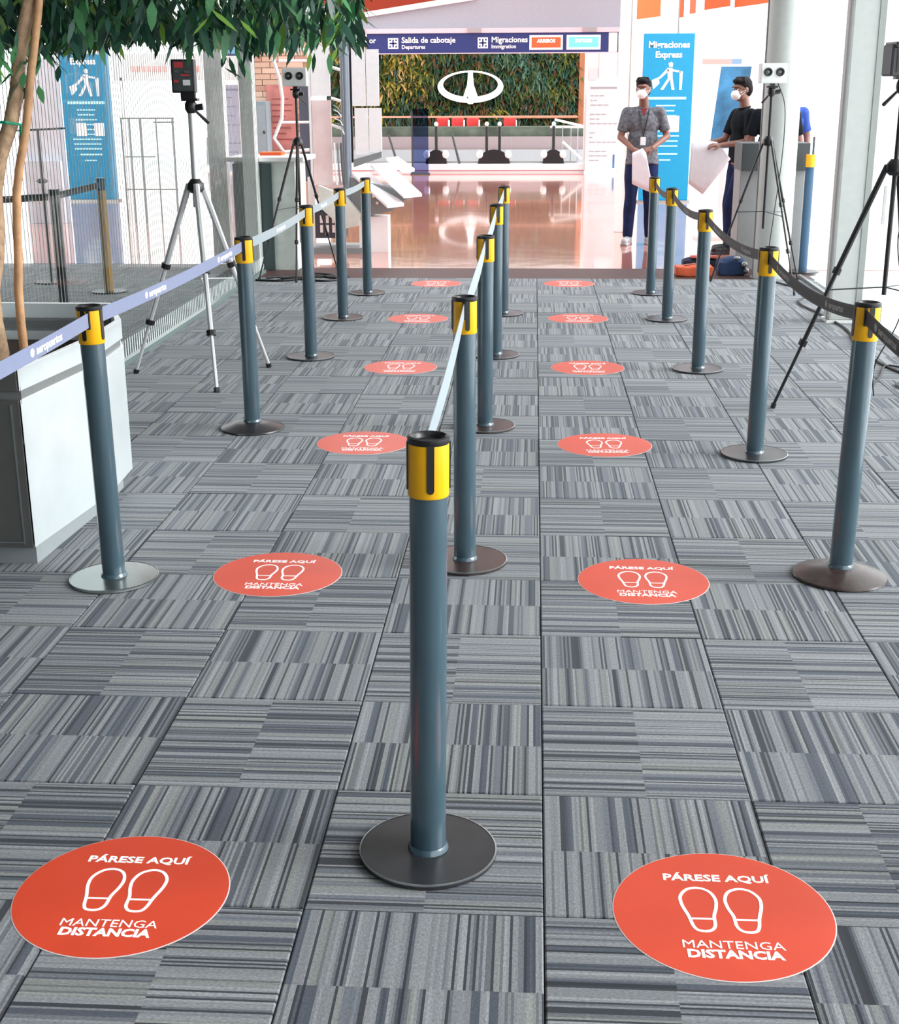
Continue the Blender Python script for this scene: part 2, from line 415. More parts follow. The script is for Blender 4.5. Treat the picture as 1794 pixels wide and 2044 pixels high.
# ------------------------------------------------------------------ far hall
so = tag(obj('ceiling_soffit', G().prism([(-3.15, 2.86), (-2.95, 2.66), (1.42, 2.62), (1.42, 4.4), (6, 4.4), (6, 5.0), (-1.2, 5.0), (-1.2, 3.13)], 23.5, 24.5), GREYC), kind='structure')
obj('edge_trim', G().prism([(-3.2, 2.87), (-3.15, 2.80), (-1.0, 3.10), (-1.0, 3.19)], 23.42, 23.5), WHITE, so)
obj('lower_rail', G().box(-2.95, 23.38, 2.585, 1.40, 23.5, 2.66), mat('pinkish_rail', (.66, .55, .60), .4), so)
for x0, x1 in ((-3.0, -2.82), (-1.12, -.9), (.78, 1.0)):
    obj('bracket', G().box(x0, 23.34, 2.59, x1, 23.38, 2.66), mat('bracket_grey', (.36, .33, .34), .5), so)
tag(obj('wall_far', G().box(-5.2, 27.6, 2.95, -.6, 27.8, 5.0), mat('rust_orange', (.36, .04, .010), .6)), kind='structure')
tag(obj('ceiling_far', G().box(-7.5, 24.5, 4.6, 1.42, 37.2, 4.75), WHITE), kind='structure')

tag(obj('ceiling_shade_slab', G().box(-1.6, 15.0, 5.0, 1.9, 23.5, 5.15), WHITE), kind='structure')  # added slab out of view, cropped to keep sky light off the soffit
sg = thing('overhead_sign', 'long navy blue overhead direction sign below the grey soffit', 'sign', (0, 24.0, 2.28))
sg.location = (0, 23.46, 0)
obj('board', G().box(-2.80, -.05, 2.275, 1.20, .03, 2.585), SIGN, sg)
obj('frame', G().box(-2.82, -.055, 2.262, 1.36, .035, 2.276).box(-2.82, -.055, 2.584, 1.22, .035, 2.592), mat('pinkish_rail', (.66, .55, .60), .4), sg)
obj('end_panel', G().box(1.205, -.05, 2.285, 1.345, .03, 2.58), WHITE, sg)
obj('end_frame', G().box(1.345, -.055, 2.27, 1.362, .03, 2.59).box(1.2, -.055, 2.58, 1.362, .03, 2.592), DGREY, sg)
ZS = 2.43
def arrow_icon(x):
    g = G(); g.box(x-.085, -.055, ZS-.085, x+.085, -.051, ZS+.085)
    o = obj('icon_tile', g, VW, sg)
    q = G(); q.box(x-.012, -.058, ZS-.06, x+.012, -.0555, ZS+.06).box(x-.06, -.058, ZS-.012, x+.06, -.0555, ZS+.012)
    for a in (-1, 1):
        for b in (-1, 1): q.box(x+a*.05-.013, -.058, ZS+b*.05-.013, x+a*.05+.013, -.0555, ZS+b*.05+.013)
    obj('pictogram', q, SIGN, o)
arrow_icon(-2.36); arrow_icon(-.87)
o = joined('lettering', [wall_text('Salida de cabotaje', .125, -2.22, -.056, ZS+.045, offset=.003, align='LEFT', ext=.002),
    wall_text('Departures', .085, -2.22, -.056, ZS-.06, offset=.002, align='LEFT', ext=.002),
    wall_text('Migraciones', .125, -.73, -.056, ZS+.045, offset=.003, align='LEFT', ext=.002),
    wall_text('Immigration', .085, -.73, -.056, ZS-.06, offset=.002, align='LEFT', ext=.002),
    wall_text('or', .12, -2.76, -.056, ZS+.045, offset=.003, align='LEFT', ext=.002)], sg)
def badge(x0, x1, m_, body):
    b = obj('badge', G().box(x0, -.056, ZS-.115, x1, -.051, ZS+.115), VW, sg)
    obj('badge_field', G().box(x0+.035, -.059, ZS-.08, x1-.035, -.0565, ZS+.08), m_, b)
    t = joined('lettering', [wall_text(body, .075, (x0+x1)/2, -.061, ZS+.02, offset=.004, ext=.002)], b)
badge(-.08-.02, .45, mat('badge_orange', (.85, .12, .03), .4), 'ARRIBOS'); badge(.51, 1.07, mat('badge_teal', (.20, .75, .72), .4), 'EXPRESS')

# white portal panel right of the opening, at depth of the posters
tag(obj('wall_portal', G().box(1.06, 30.05, 0, 2.3, 30.25, 2.7), WHITE), kind='structure')
tag(obj('trim_5', G().box(1.35, 30.02, 1.95, 1.37, 30.05, 2.6).box(1.75, 30.02, 1.95, 1.77, 30.05, 2.6).box(1.15, 30.02, 1.9, 1.32, 30.05, 2.15), mat('faint_grey', (.6, .62, .64), .5)), kind='structure')

def poster(label, x0, y, m_, h, wd, ink):
    t = thing('notice_totem', label, 'poster', (x0, y, -.012))
    obj('panel', G().box(0, -.03, .04, wd, 0, h), m_, t)
    obj('foot', G().box(-.02, -.18, 0, wd+.02, .1, .04), WHITE, t)
    ms = []
    rnd = random.Random(3)
    g = G(); g.box(.08, -.034, h-.12, wd-.08, -.031, h-.08)
    for k in range(15):
        z = h-.27-k*.095
        if k in (3, 7, 11): continue
        x = .08
        while x < wd-.12:
            l = rnd.uniform(.05, .13); g.box(x, -.034, z, min(x+l, wd-.06), -.031, z+.018); x += l+.02
            if rnd.random() < .25: break
    tag(obj('printed_lines', g, ink, t), kind='stuff')
    obj('blue_mark', G().box(wd-.13, -.034, .1, wd-.09, -.031, .38), mat('blue_ink', (.03, .2, .42), .5), t)
    return t
poster('tall white notice totem with faint grey text right of the opening', 1.10, 29.9, GREYP, 1.85, .72, PALEINK)
poster('tall lavender notice totem seen between the left glass wall columns', -6.9, 29.9, LAV, 1.85, .72, SOFTINK)

# glass screen panel
gs = thing('glass_screen', 'tall free-standing bluish glass screen in front of the balustrade', 'screen', (-2.57, 29.3, -.012))
obj('pane', G().box(0, 0, .03, .33, .02, 1.34), GLASSD, gs)
obj('post', G().box(-.03, -.01, 0, 0, .03, 1.3), DGREY, gs)
obj('foot', G().box(-.05, -.08, 0, .36, .1, .03), DGREY, gs)

# kerb, balustrade and void
kb = obj('trim_6', G().box(-7, 30.0, -.12, 2.0, 30.5, .17), WHITE); tag(kb, kind='structure')
obj('red_line', G().box(-7, 29.99, .02, 2.0, 30.0, .045), mat('rose_line', (.55, .25, .27), .5), kb)
bl = thing('balustrade', 'glass balustrade with slim orange and white handrail before the green wall', 'railing', (0, 30.3, .17))
x = -6.5
while x < .9: obj('pane', G().box(x+.02, 0, 0, min(x+1.5, .9), .015, .96), GLASS, bl); x += 1.5
obj('handrail', G().box(-6.5, -.03, .96, .92, .05, 1.0), mat('copper_rail', (.85, .50, .36), .3, metal=.3), bl)
obj('base_channel', G().box(-6.5, -.03, 0, .92, .05, .04), STEEL, bl)
sr = thing('side_railing', 'white slanting side rails at the right end of the balustrade', 'railing', (0, 30, 0))
obj('rail', G().tube([(.45, .6, 1.08), (1.05, .3, .95)], .025, 8), WHITE, sr)
obj('rail', G().tube([(.35, .5, .93), (1.05, .3, .93)], .025, 8), WHITE, sr)
obj('rail', G().tube([(.62, .35, .62), (1.05, .2, .25)], .03, 8), WHITE, sr)
for x in (.45, .62, .8, .95): obj('baluster', G().tube([(x, .4, .17), (x, .4, .93)], .012, 6), STEEL, sr)

def pedestal(label, x, xs):
    t = thing('pedestal', label, 'post', (x, 30.14, .17), group='black pedestals along the white kerb')
    wd = .24 + (len(xs)-1)*.12
    obj('drum', G().prism([(wd*math.cos(a)*(1 if abs(math.cos(a)) < .9 else .97), .0+.30*math.sin(a)) for a in [k*PI/10 for k in range(11)]], -.08, .08), BLACK, t)
    for s_ in (-1, 1): obj('white_cheek', G().ell((s_*wd*.85, -.06, .2), .075, .06, .09), WHITE, t, True)
    for xx in xs:
        p_ = obj('post', G().tube([(xx, 0, .1), (xx, 0, .78)], .035, 10), BLACK, t, True)
        obj('ball_top', G().ell((xx, 0, .83), .045, .045, .05), WHITE, t, True)
    return t
pedestal('black pedestal with white ball nearest the glass screen', -2.13, (0.0,))
pedestal('double black pedestal with two white balls in the middle of the kerb', -.87, (-.16, .12))
pedestal('black pedestal with white ball at the right end of the kerb', .42, (0.0,))
for x0, z0, x1, z1, lb in ((-3.17, .62, -2.98, .05, 'thin dark leaning rod beside the white shelf stand'), (-1.78, .62, -1.62, .05, 'thin dark leaning rod right of the first black pedestal')):
    t = tag(obj('leaning_rod', G().tube([(x0, 30.1, .17+z0), (x1, 30.1, .17)], [.022, .03], 8), DGREY), lb, 'rod')

# planting bench and green wall
tb = obj('planter_wall', G().box(-8, 33.4, 0, 2.6, 34.6, .34), LGREY); tag(tb, 'long stone planter wall banded grey and pink below the green wall', 'wall')
obj('pink_band', G().box(-8, 33.5, .34, 2.6, 34.6, .64), PINKG, tb)
obj('dark_band', G().box(-8, 33.6, .64, 2.6, 34.6, .86), mat('mossy_stone', (.07, .085, .065), .8, noise_amt=.5, nscale=3), tb)
for k, x in enumerate((-2.31, -1.93, -1.55, -.62)):
    lb = ['leftmost of the three red seats together by the green wall', 'middle one of the three red seats together by the green wall', 'rightmost of the three red seats together by the green wall', 'single red seat standing apart to the right by the green wall'][k]
    t = thing('seat', lb, 'chair', (x, 35.0, 0), group='red seats by the green wall')
    obj('backrest', G().box(-.155, .05, .74, .155, .12, 1.05), REDS, t, bevel=.02)
    obj('seat_pad', G().box(-.155, -.3, .42, .155, .1, .48), REDS, t, bevel=.02)
    obj('frame', G().box(.158, -.3, .0, .178, .12, 1.0).box(-.176, -.3, .0, -.158, .12, .6), WHITE, t)
gw = thing('green_wall', 'large vertical garden wall of mixed green and yellowish foliage', 'plant wall', (-1.4, 36.1, .6))
obj('backing', G().box(-4.0, 0, 0, 2.8, .1, 2.3), mat('dark_backing', (.02, .03, .015), .9), gw)
obj('side_frame', G().box(2.52, -.25, -.0, 2.66, 0, 2.3).box(.9, -.3, .42, 2.55, -.22, .48), mat('rust_frame', (.35, .12, .05), .6), gw)
rnd = random.Random(11)
g = G()
def blade(g, p, d, L_, wd, droop, side):
    # six-vertex bent leaf
    p = Vector(p); d = Vector(d).normalized(); s_ = Vector(side); s_ = (s_ - d*s_.dot(d))
    s_ = s_.normalized() if s_.length > 1e-4 else Vector((1, 0, 0))
    m1 = p + d*L_*.35; m2 = p + d*L_*.7 + Vector((0, 0, -droop*L_*.3)); e = p + d*L_ + Vector((0, 0, -droop*L_*.8))
    g.add([p, m1+s_*wd, m1-s_*wd, m2+s_*wd*.75, m2-s_*wd*.75, e], [(0, 1, 2), (1, 3, 4, 2), (3, 5, 4)])
gm = [LEAF2, mat('moss_green', (.05, .085, .012), .6), mat('olive_yellow', (.34, .27, .03), .6), mat('brown_leaf', (.12, .05, .015), .7), mat('blue_green', (.10, .20, .15), .6), mat('tan_leaf', (.60, .36, .14), .7)]
for k in range(9000):
    x = rnd.uniform(-3.9, 2.5); z = rnd.uniform(0, 2.25)
    nn = noise.noise(Vector((x*.9, 3.1, z*1.1))); n2 = noise.noise(Vector((x*2.2+5, 9, z*2.2)))
    pool = [0, 1, 1, 0, 3]
    if x < -1.4 and z > .8: pool = [1, 2, 2, 1, 5, 0]
    if nn > .2: pool = [0, 0, 1, 3]
    if 0.35 < x < 2.0 and z > 1.2 and n2 > -.1: pool = [4, 4, 1, 0]
    if n2 > .35: pool = [2, 1, 1]
    g.cur = rnd.choice(pool)
    blade(g, (x, rnd.uniform(-.16, 0), z), (rnd.uniform(-.8, .8), rnd.uniform(-.9, -.1), rnd.uniform(-1.4, .3)), rnd.uniform(.10, .36), rnd.uniform(.012, .042), .3, (1, rnd.uniform(-.5, .5), 0))
tag(obj('foliage', g, gm, gw), kind='stuff')
lg = thing('wall_emblem', 'white oval ring emblem with a tapering spire mounted on the green wall', 'emblem', (-1.64, 35.78, 1.80))
g = G(); n = 64; vs = []; 
for k in range(n):
    a = 2*PI*k/n; c, s_ = math.cos(a), math.sin(a)
    ro = (.84, .395); ri = (.70, .30 - .0)
    zi = s_*ri[1] + (.035 if s_ < 0 else .03) + .02
    for yy in (-.05, .0):
        vs.append((ro[0]*c, yy, ro[1]*s_)); vs.append((ri[0]*c, yy, zi))
fs = []
for k in range(n):
    a = k*4; b = ((k+1) % n)*4
    fs += [(a, b, b+1, a+1), (a+2, a+3, b+3, b+2), (a, a+2, b+2, b), (a+1, b+1, b+3, a+3)]
g.add(vs, fs); obj('ring', g, mat('emblem_white', (.9, .92, .92), .3), lg)
obj('spire', G().prism([(-.055, .40), (.055, .40), (.085, .05), (.19, -.25), (.06, -.42), (-.06, -.42), (-.19, -.25), (-.085, .05)], -.07, .02), mat('emblem_white', (.9,)*3), lg)
obj('mount', G().box(-.05, .0, -.05, .05, .3, .05), DGREY, lg)

# orange fascia and bright facade outside right
fa = obj('facade', G().box(2.2, 40, 0, 30, 40.2, 8), mat('facade_white', (.9, .9, .9), .6)); tag(fa, 'tall bright white facade far outside the right glass wall', 'building')
rnd = random.Random(8)
for k in range(16):
    x = rnd.uniform(3.5, 11); z = rnd.uniform(2.1, 3.9)
    obj('window', G().box(x, 39.97, z, x+.05, 40, z+.16), mat('window_grey', (.35, .38, .42), .5), fa)
ob = thing('orange_awning', 'row of orange panels hanging high behind the bright cyan totem', 'awning', (0, 0, 0))
for (x0, x1, y0, y1, z0, z1) in ((2.25, 2.74, 32, 31.6, 3.20, 3.24), (2.72, 2.86, 28, 27.8, 3.02, 3.03), (2.94, 3.03, 27.5, 27.3, 3.07, 3.07), (3.10, 3.50, 26.5, 26.0, 3.08, 3.12), (3.58, 4.26, 26, 25, 3.09, 3.14)):
    g = G(); v = [(x0, y0, z0), (x1, y1, z1), (x1, y1, 4.5), (x0, y0, 4.5)]
    g.add(v+[(a, b+.05, c) for a, b, c in v], [(0, 1, 2, 3), (7, 6, 5, 4), (0, 4, 5, 1), (1, 5, 6, 2), (2, 6, 7, 3), (3, 7, 4, 0)])
    obj('panel', g, ORANGE, ob)
bs = thing('wall_board', 'white notice board with pink and blue header strip left of the dark-shirted man', 'board', (2.75, 23.6, 0))
obj('panel', G().box(-.12, 0, .9, .95, .03, 2.22), WHITE, bs)
obj('header', G().box(.02, -.01, 2.08, .50, 0, 2.16), mat('pink_strip', (.85, .38, .34), .5), bs)
obj('header_end', G().box(.50, -.01, 2.08, .665, 0, 2.16), mat('blue_strip', (.2, .35, .8), .5), bs)
for x in (-.1, .88): obj('leg', G().box(x, 0, -.01, x+.04, .03, .9), WHITE, bs)
bp = thing('display_poster', 'steel-blue poster panel behind the head of the dark-shirted man', 'poster', (2.10, 16.2, -.012))
obj('panel', G().prism([(-.07, 1.02), (.28, 1.02), (.36, 1.92), (.02, 1.92)], 0, .03), mat('steel_blue', (.05, .22, .42), .5, noise_amt=.4, nscale=5), bp)
obj('foot', G().box(-.2, -.15, 0, .3, .15, .03), WHITE, bp); obj('leg', G().box(.06, 0, .03, .12, .03, 1.02), WHITE, bp)

# ------------------------------------------------------------------ totems
def totem(label, loc, m_, wd, h, rz=0, side_m=None):
    t = thing('totem', label, 'totem', loc, rz, None)
    obj('panel', G().box(-wd/2, -.03, .03, wd/2, .03, h), m_, t, bevel=.008)
    obj('base', G().box(-wd/2-.02, -.12, 0, wd/2+.02, .12, .03), STEEL, t)
    z = h
    K = wd/.535
    for bd, dz in (('Migraciones', .115), ('Express', .215)):
        obj('lettering', wall_text(bd, .090*K, 0, -.033, h-dz*K, offset=.004, ext=.001), None, t)
    pf = G()   # walking traveller with trolley case
    def q(a): pf.prism([(x*K, h+(z-h)*K) for x, z in a], -.034, -.031)
    q([(.0, h-.30), (.03, h-.285), (.05, h-.30), (.045, h-.335), (.01, h-.335)])
    q([(-.01, h-.345), (.045, h-.345), (.05, h-.45), (.0, h-.45)])
    q([(0.0, h-.45), (.03, h-.45), (-.045, h-.57), (-.075, h-.565)])
    q([(.02, h-.45), (.05, h-.45), (.075, h-.57), (.045, h-.57)])
    q([(-.01, h-.35), (.01, h-.375), (-.085, h-.46), (-.1, h-.445)])
    q([(-.17, h-.47), (-.10, h-.44), (-.085, h-.50), (-.15, h-.565)])
    q([(.045, h-.36), (.13, h-.375), (.13, h-.395), (.045, h-.38)])
    q([(.12, h-.375), (.155, h-.385), (.15, h-.57), (.125, h-.57)])
    tag(obj('traveller_pictogram', pf, VW, t), kind='stuff')
    g = G(); r_ = random.Random(4)
    g.box(-wd*.38, -.034, h-.96, wd*.38, -.031, h-.92)
    for k in range(9):
        w_ = r_.uniform(.25, .5)*wd*.7; g.box(-w_, -.034, h-1.06-k*.075, w_*.8, -.031, h-1.06-k*.075+.02)
    g.box(-wd*.2, -.034, .72, wd*.25, -.031, .745).box(-wd*.12, -.034, .63, wd*.12, -.031, .65)
    tag(obj('printed_lines', g, CYANL, t), kind='stuff')
    return t
ct = totem('bright cyan totem behind the man in the grey shirt', (2.03, 21.7, -.012), CYAN, .77, 2.50)
obj('printed_card', G().box(-.04, -.036, 1.06, .20, -.031, 1.30), VW, ct)
lt = totem('blue totem seen through the lined left glass wall', (-7.13, 21.9, -.012), BLUEO, .79, 2.47)
for x in (-.19, .10): obj('printed_card', G().box(x, -.036, 1.02, x+.16, -.031, 1.22), VW, lt)

# ------------------------------------------------------------------ queue posts
HP = .962
def make_post(label, dome=False, bm_=BASE):
    t = thing('queue_post', label, 'queue post')
    if dome: prof = [(.158, 0), (.163, .004), (.160, .010), (.13, .020), (.085, .034), (.05, .040), (.0, .040)]
    else: prof = [(.150, 0), (.153, .003), (.152, .010), (.149, .0125), (.05, .0145), (.0, .0145)]
    zb = prof[-1][1]
    obj('base', G().lathe(prof[:-1], 56), bm_, t, True)
    if not dome: obj('base_rim', G().lathe([(.1505, .0085), (.1535, .0095), (.1535, .0125), (.150, .0135)], 56, close=False), STEEL, t, True)
    obj('pole', G().lathe([(.0395, zb), (.0395, .838)], 36), POLE, t, True)
    obj('weld_collar', G().lathe([(.046, zb-.001), (.044, zb+.006), (.040, zb+.012)], 36, close=False), POLE, t, True)
    cp = obj('cap', G().lathe([(.0415, .836), (.0428, .839), (.0425, .948)], 36), YEL, t, True)
    for k in range(4):
        a = math.radians(-80 + 90*k); M = Matrix.Rotation(a, 4, 'Z') @ Matrix.Translation((.0415, 0, 0)) @ Matrix.Rotation(PI/2, 4, 'Z')
        g = G(); w_ = .0075
        poly = [(w_, .95), (-w_, .95)] + [(w_*math.cos(b), .856 + w_*math.sin(b)) for b in [PI+PI*q/6 for q in range(7)]]
        g.prism(poly, -.0035, .001, M); obj('slot', g, BLACK, cp)
    ld = obj('lid', G().lathe([(.0425, .947), (.0437, .950), (.0435, .960), (.038, HP), (.033, .958), (.030, .950), (.002, .949)], 36), BLACK, t, True)
    return t
ROWS = {'L': [(-1.44, 2.35), (-1.45, 4.33), (-1.41, 6.55), (-1.42, 8.48), (-1.43, 10.06), (-1.40, 11.38)],
        'C': [(-.215, 2.62), (-.23, 4.57), (-.23, 6.63), (-.23, 8.58), (-.22, 10.30)],
        'R': [(1.12, 2.55), (1.09, 4.48), (1.05, 6.13), (1.02, 8.16), (1.01, 10.07), (1.0, 11.44)]}
LBL = {'L': ['grey queue post outside the left edge, holding the end of the lilac belt', 'grey queue post with yellow cap beside the metal tree planter, nearest in the left row',
             'queue post with a domed black base, second in the left row behind the planter post', 'third queue post of the left row, standing before the black tripod',
             'grey queue post in the left row with the brownish flat base, fourth from the planter', 'farthest queue post of the left row, before the white shelf stand'],
       'C': ['nearest large grey queue post with yellow cap standing alone front and centre', 'second queue post of the centre row, just behind the large front one',
             'third queue post of the centre row counted from the large front one', 'fourth queue post of the centre row counted from the large front one', 'farthest queue post of the centre row'],
       'R': ['grey queue post outside the right edge, holding the end of the black belt', 'grey queue post with a domed brown-black base, nearest in the right row',
             'grey queue post with a flat base in the right row, beside the tripod foot', 'third queue post of the right row, in front of the orange bag',
             'fourth queue post of the right row, before the cyan totem', 'farthest queue post of the right row, beside the grey-shirted man']}
GRP = {'L': 'queue posts of the left row', 'C': 'queue posts of the centre row', 'R': 'queue posts of the right row'}
flat = make_post(LBL['C'][0]); flat.location = (*ROWS['C'][0], 0); flat['group'] = GRP['C']; flat.rotation_euler = (0, .010, 0)
dome = make_post(LBL['L'][2], True); dome.location = (*ROWS['L'][2], 0); dome['group'] = GRP['L']
brown = None
for row in 'LCR':
    for k, (x, y) in enumerate(ROWS[row]):
        if (row, k) in (('C', 0), ('L', 2)): continue
        src = dome if (row, k) == ('R', 1) else flat
        rz = math.radians({'L': -30, 'C': 0, 'R': -8}[row] + (k*7) % 11)
        o = dup(src, (x, y, 0), rz, LBL[row][k], GRP[row]); ln = {('L', 1): -.010, ('R', 1): .016, ('R', 2): .006}.get((row, k), 0)
        if ln: o.rotation_mode = 'QUATERNION'; o.rotation_quaternion = (Matrix.Rotation(ln, 4, 'Y') @ Matrix.Rotation(rz, 4, 'Z')).to_quaternion()
        if (row, k) in (('R', 1), ('C', 1), ('C', 2), ('L', 4)):
            for ch in o.children:
                if ch.name.startswith('base') and 'rim' not in ch.name:
                    ch.data = ch.data.copy(); ch.data.materials[0] = BASEB
        if (row, k) == ('L', 1):
            for ch in o.children:
                if ch.name.startswith('base') and 'rim' not in ch.name:
                    ch.data = ch.data.copy(); ch.data.materials[0] = mat('steel_base', (.30, .33, .32), .22, metal=.9)

def strip(p0, p1, sag, z0=.918, w_=.048, n=20, tilt=0.0, r=.043, th=.0015):
    p0 = Vector((*p0, 0)); p1 = Vector((*p1, 0)); d = (p1-p0).normalized(); a = p0+d*r; b = p1-d*r; s_ = Vector((-d.y, d.x, 0))
    return [(a.lerp(b, k/n) + Vector((0, 0, z0-4*sag*(k/n)*(1-k/n))), d, s_) for k in range(n+1)]
def belt(label, p0, p1, sag, m_, group, printm, tilt=0.0, texts=(), w_=.048, both=False, mesh_marks=0):
    t = thing('queue_belt', label, 'belt', (*p0, .9), 0, group)
    st = strip(p0, p1, sag); off = Vector((*p0, .9)); g = G(); vs = []; n = len(st)
    def up(k, f): 
        a = tilt*math.sin(PI*f); s_ = st[k][2]; return Vector((0, 0, math.cos(a))) + s_*math.sin(a)
    for k, (c, d, s_) in enumerate(st):
        u = up(k, k/(n-1)); nrm = d.cross(u)
        for e, h in ((-1, -1), (-1, 1), (1, 1), (1, -1)): vs.append(c-off+u*(w_/2*h)+nrm*(.0009*e))
    fs = []
    for k in range(n-1):
        for q in range(4): fs.append((k*4+q, k*4+(q+1) % 4, (k+1)*4+(q+1) % 4, (k+1)*4+q))
    fs += [(0, 1, 2, 3), tuple((n-1)*4+q for q in (3, 2, 1, 0))]
    g.add(vs, fs); obj('webbing', g, m_, t, True)
    for c, d, s_ in (st[0], st[-1]):
        ang = math.atan2(d.y, d.x); M = Matrix.Translation(c-off) @ Matrix.Rotation(ang, 4, 'Z')
        obj('end_clip', G().box(-.006, -.005, -.030, .006, .005, .030, M), BLACK, t, bevel=.001)
    side = -1 if p0[0] > 0 else 1      # print faces the lane and the camera side
    if texts:
        ms = []
        L_ = sum(((st[k+1][0]-st[k][0]).length for k in range(n-1)))
        for f0, body, size in texts:
            me = text_mesh(body, size, offset=.0012, ext=.0003, sx=1.25, align='CENTER')
            # emblem: small filled oval before the word
            e = G(); x0 = min(v.co.x for v in me.vertices)-.035
            e.vprism([(x0+.016*math.cos(a), .013*math.sin(a)) for a in [2*PI*q/14 for q in range(14)]], -.0003, .0003)
            me2 = e.mesh('e', VW)
            for mm in (me, me2):
                for face in ((1, -1) if both else (side,)):
                    m3 = mm.copy()
                    for v in m3.vertices:
                        s0 = f0*L_ + (v.co.x*(1 if face == -1 else 1))*( -1 if face == 1 else 1)*-1*-1
                        # reading direction: when seen from the +x side, text runs towards -y
                        s0 = f0*L_ + (v.co.x if face == 1 else -v.co.x)
                        q = max(0, min(n-2, int(s0/L_*(n-1)))); tt = s0/L_*(n-1)-q
                        c = st[q][0].lerp(st[q+1][0], tt); u = up(q, s0/L_); nr = -st[q][2]
                        v.co = c-off+u*v.co.y+nr*(.0014*face+v.co.z*face)
                    ms.append(m3)
        joined('lettering', ms, t, [printm])
    if mesh_marks:
        g = G(); r_ = random.Random(int(p0[1]*10))
        for z in (-.019, .019):
            for k in range(n-1):
                a, b = st[k][0], st[k+1][0]
                for face in (1, -1):
                    nr = -st[k][2]*(.0016*face)
                    g.add([a-off+nr+Vector((0, 0, z-.0012)), b-off+nr+Vector((0, 0, z-.0012)), b-off+nr+Vector((0, 0, z+.0012)), a-off+nr+Vector((0, 0, z+.0012))], [(0, 1, 2, 3)])
        obj('edge_stitching', g, mat('grey_stitch', (.12, .12, .12), .7), t)
    return t
ORD = ['first', 'second', 'third', 'fourth', 'last']
LBT = ['lilac-grey printed belt leaving the frame left of the planter post', 'lilac-grey printed belt from the planter post to the domed-base post behind it', 'lilac-grey belt crossing in front of the dark counter panels',
       'grey belt in the left row at the black tripod', 'shortest grey belt at the far end of the left row']
for k in range(5):
    tx = {0: ((.80, 'aeropuertos', .036),), 1: ((.33, 'aeropuertos', .036), (.85, 'aeropuertos', .036)), 2: ((.55, 'aeropuertos', .036),), 3: ((.5, 'aeropuertos', .036),), 4: ()}[k]
    belt(LBT[k], ROWS['L'][k], ROWS['L'][k+1], .012, BELTL if k < 2 else BELTC, 'belts of the left row', VW, texts=tx)
CBT = ['pale belt running back from the large front post', 'pale belt between the second and third centre posts', 'pale belt between the third and fourth centre posts', 'pale belt at the far end of the centre row']
for k in range(4):
    belt(CBT[k], ROWS['C'][k], ROWS['C'][k+1], .02, BELTC, 'belts of the centre row', VW, tilt=(.30 if k else .16), w_=.046)
RBT = ['black printed belt leaving the frame at right past the domed-base post', 'black printed belt crossing the long tripod leg at right', 'black sagging belt before the grey counter', 'black belt in front of the sheet held by the dark-shirted man', 'shortest black belt at the legs of the man in the grey shirt']
for k in range(5):
    tx = {0: ((.85, 'aeropuertos', .034), (.5, 'aeropuertos', .034)), 1: ((.2, 'aeropuertos', .034), (.78, 'aeropuertos', .034)), 2: ((.25, 'aeropuertos', .034), (.75, 'aeropuertos', .034)), 3: ((.5, 'aeropuertos', .034),), 4: ()}[k]
    belt(RBT[k], ROWS['R'][k], ROWS['R'][k+1], .045, BELTR, 'belts of the right row', mat('grey_print', (.34, .33, .32), .6), texts=tx, mesh_marks=1)

# ------------------------------------------------------------------ floor stickers
def sole(flip):
    # outline of a shoe sole as strokes, toe up (+y)
    pts = [(-.020, -.052), (-.026, -.02), (-.036, .018), (-.036, .048), (-.020, .072), (.004, .078), (.026, .066), (.036, .040), (.034, .012), (.026, -.018), (.024, -.050), (.012, -.066), (-.010, -.066)]
    fine = []
    n = len(pts)
    for i in range(n):
        p0, p1, p2, p3 = [Vector(pts[(i+k) % n]) for k in (-1, 0, 1, 2)]
        for q in range(4):
            t = q/4; fine.append(.5*((2*p1)+(-p0+p2)*t+(2*p0-5*p1+4*p2-p3)*t*t+(-p0+3*p1-3*p2+p3)*t**3))
    return [(p.x*flip, p.y) for p in fine]
def stroke(g, pts, w_, closed=True, z=.0016, ox=0, oy=0):
    n = len(pts); vs = []
    for i in range(n):
        a = Vector(pts[(i-1) % n] if closed or i else pts[0]); b = Vector(pts[(i+1) % n] if closed or i < n-1 else pts[-1]); d = (b-a).normalized(); s_ = Vector((-d.y, d.x))
        p_ = Vector(pts[i]); 
        for e in (-1, 1):
            q = p_+s_*w_/2*e
            vs += [(q.x+ox, q.y+oy, z-.0004), (q.x+ox, q.y+oy, z+.0004)]
    fs = []
    for i in range(n if closed else n-1):
        a = i*4; b = ((i+1) % n)*4; fs += [(a+1, b+1, b+3, a+3), (a, a+2, b+2, b), (a, b, b+1, a+1), (a+2, a+3, b+3, b+2)]
    g.add(vs, fs)
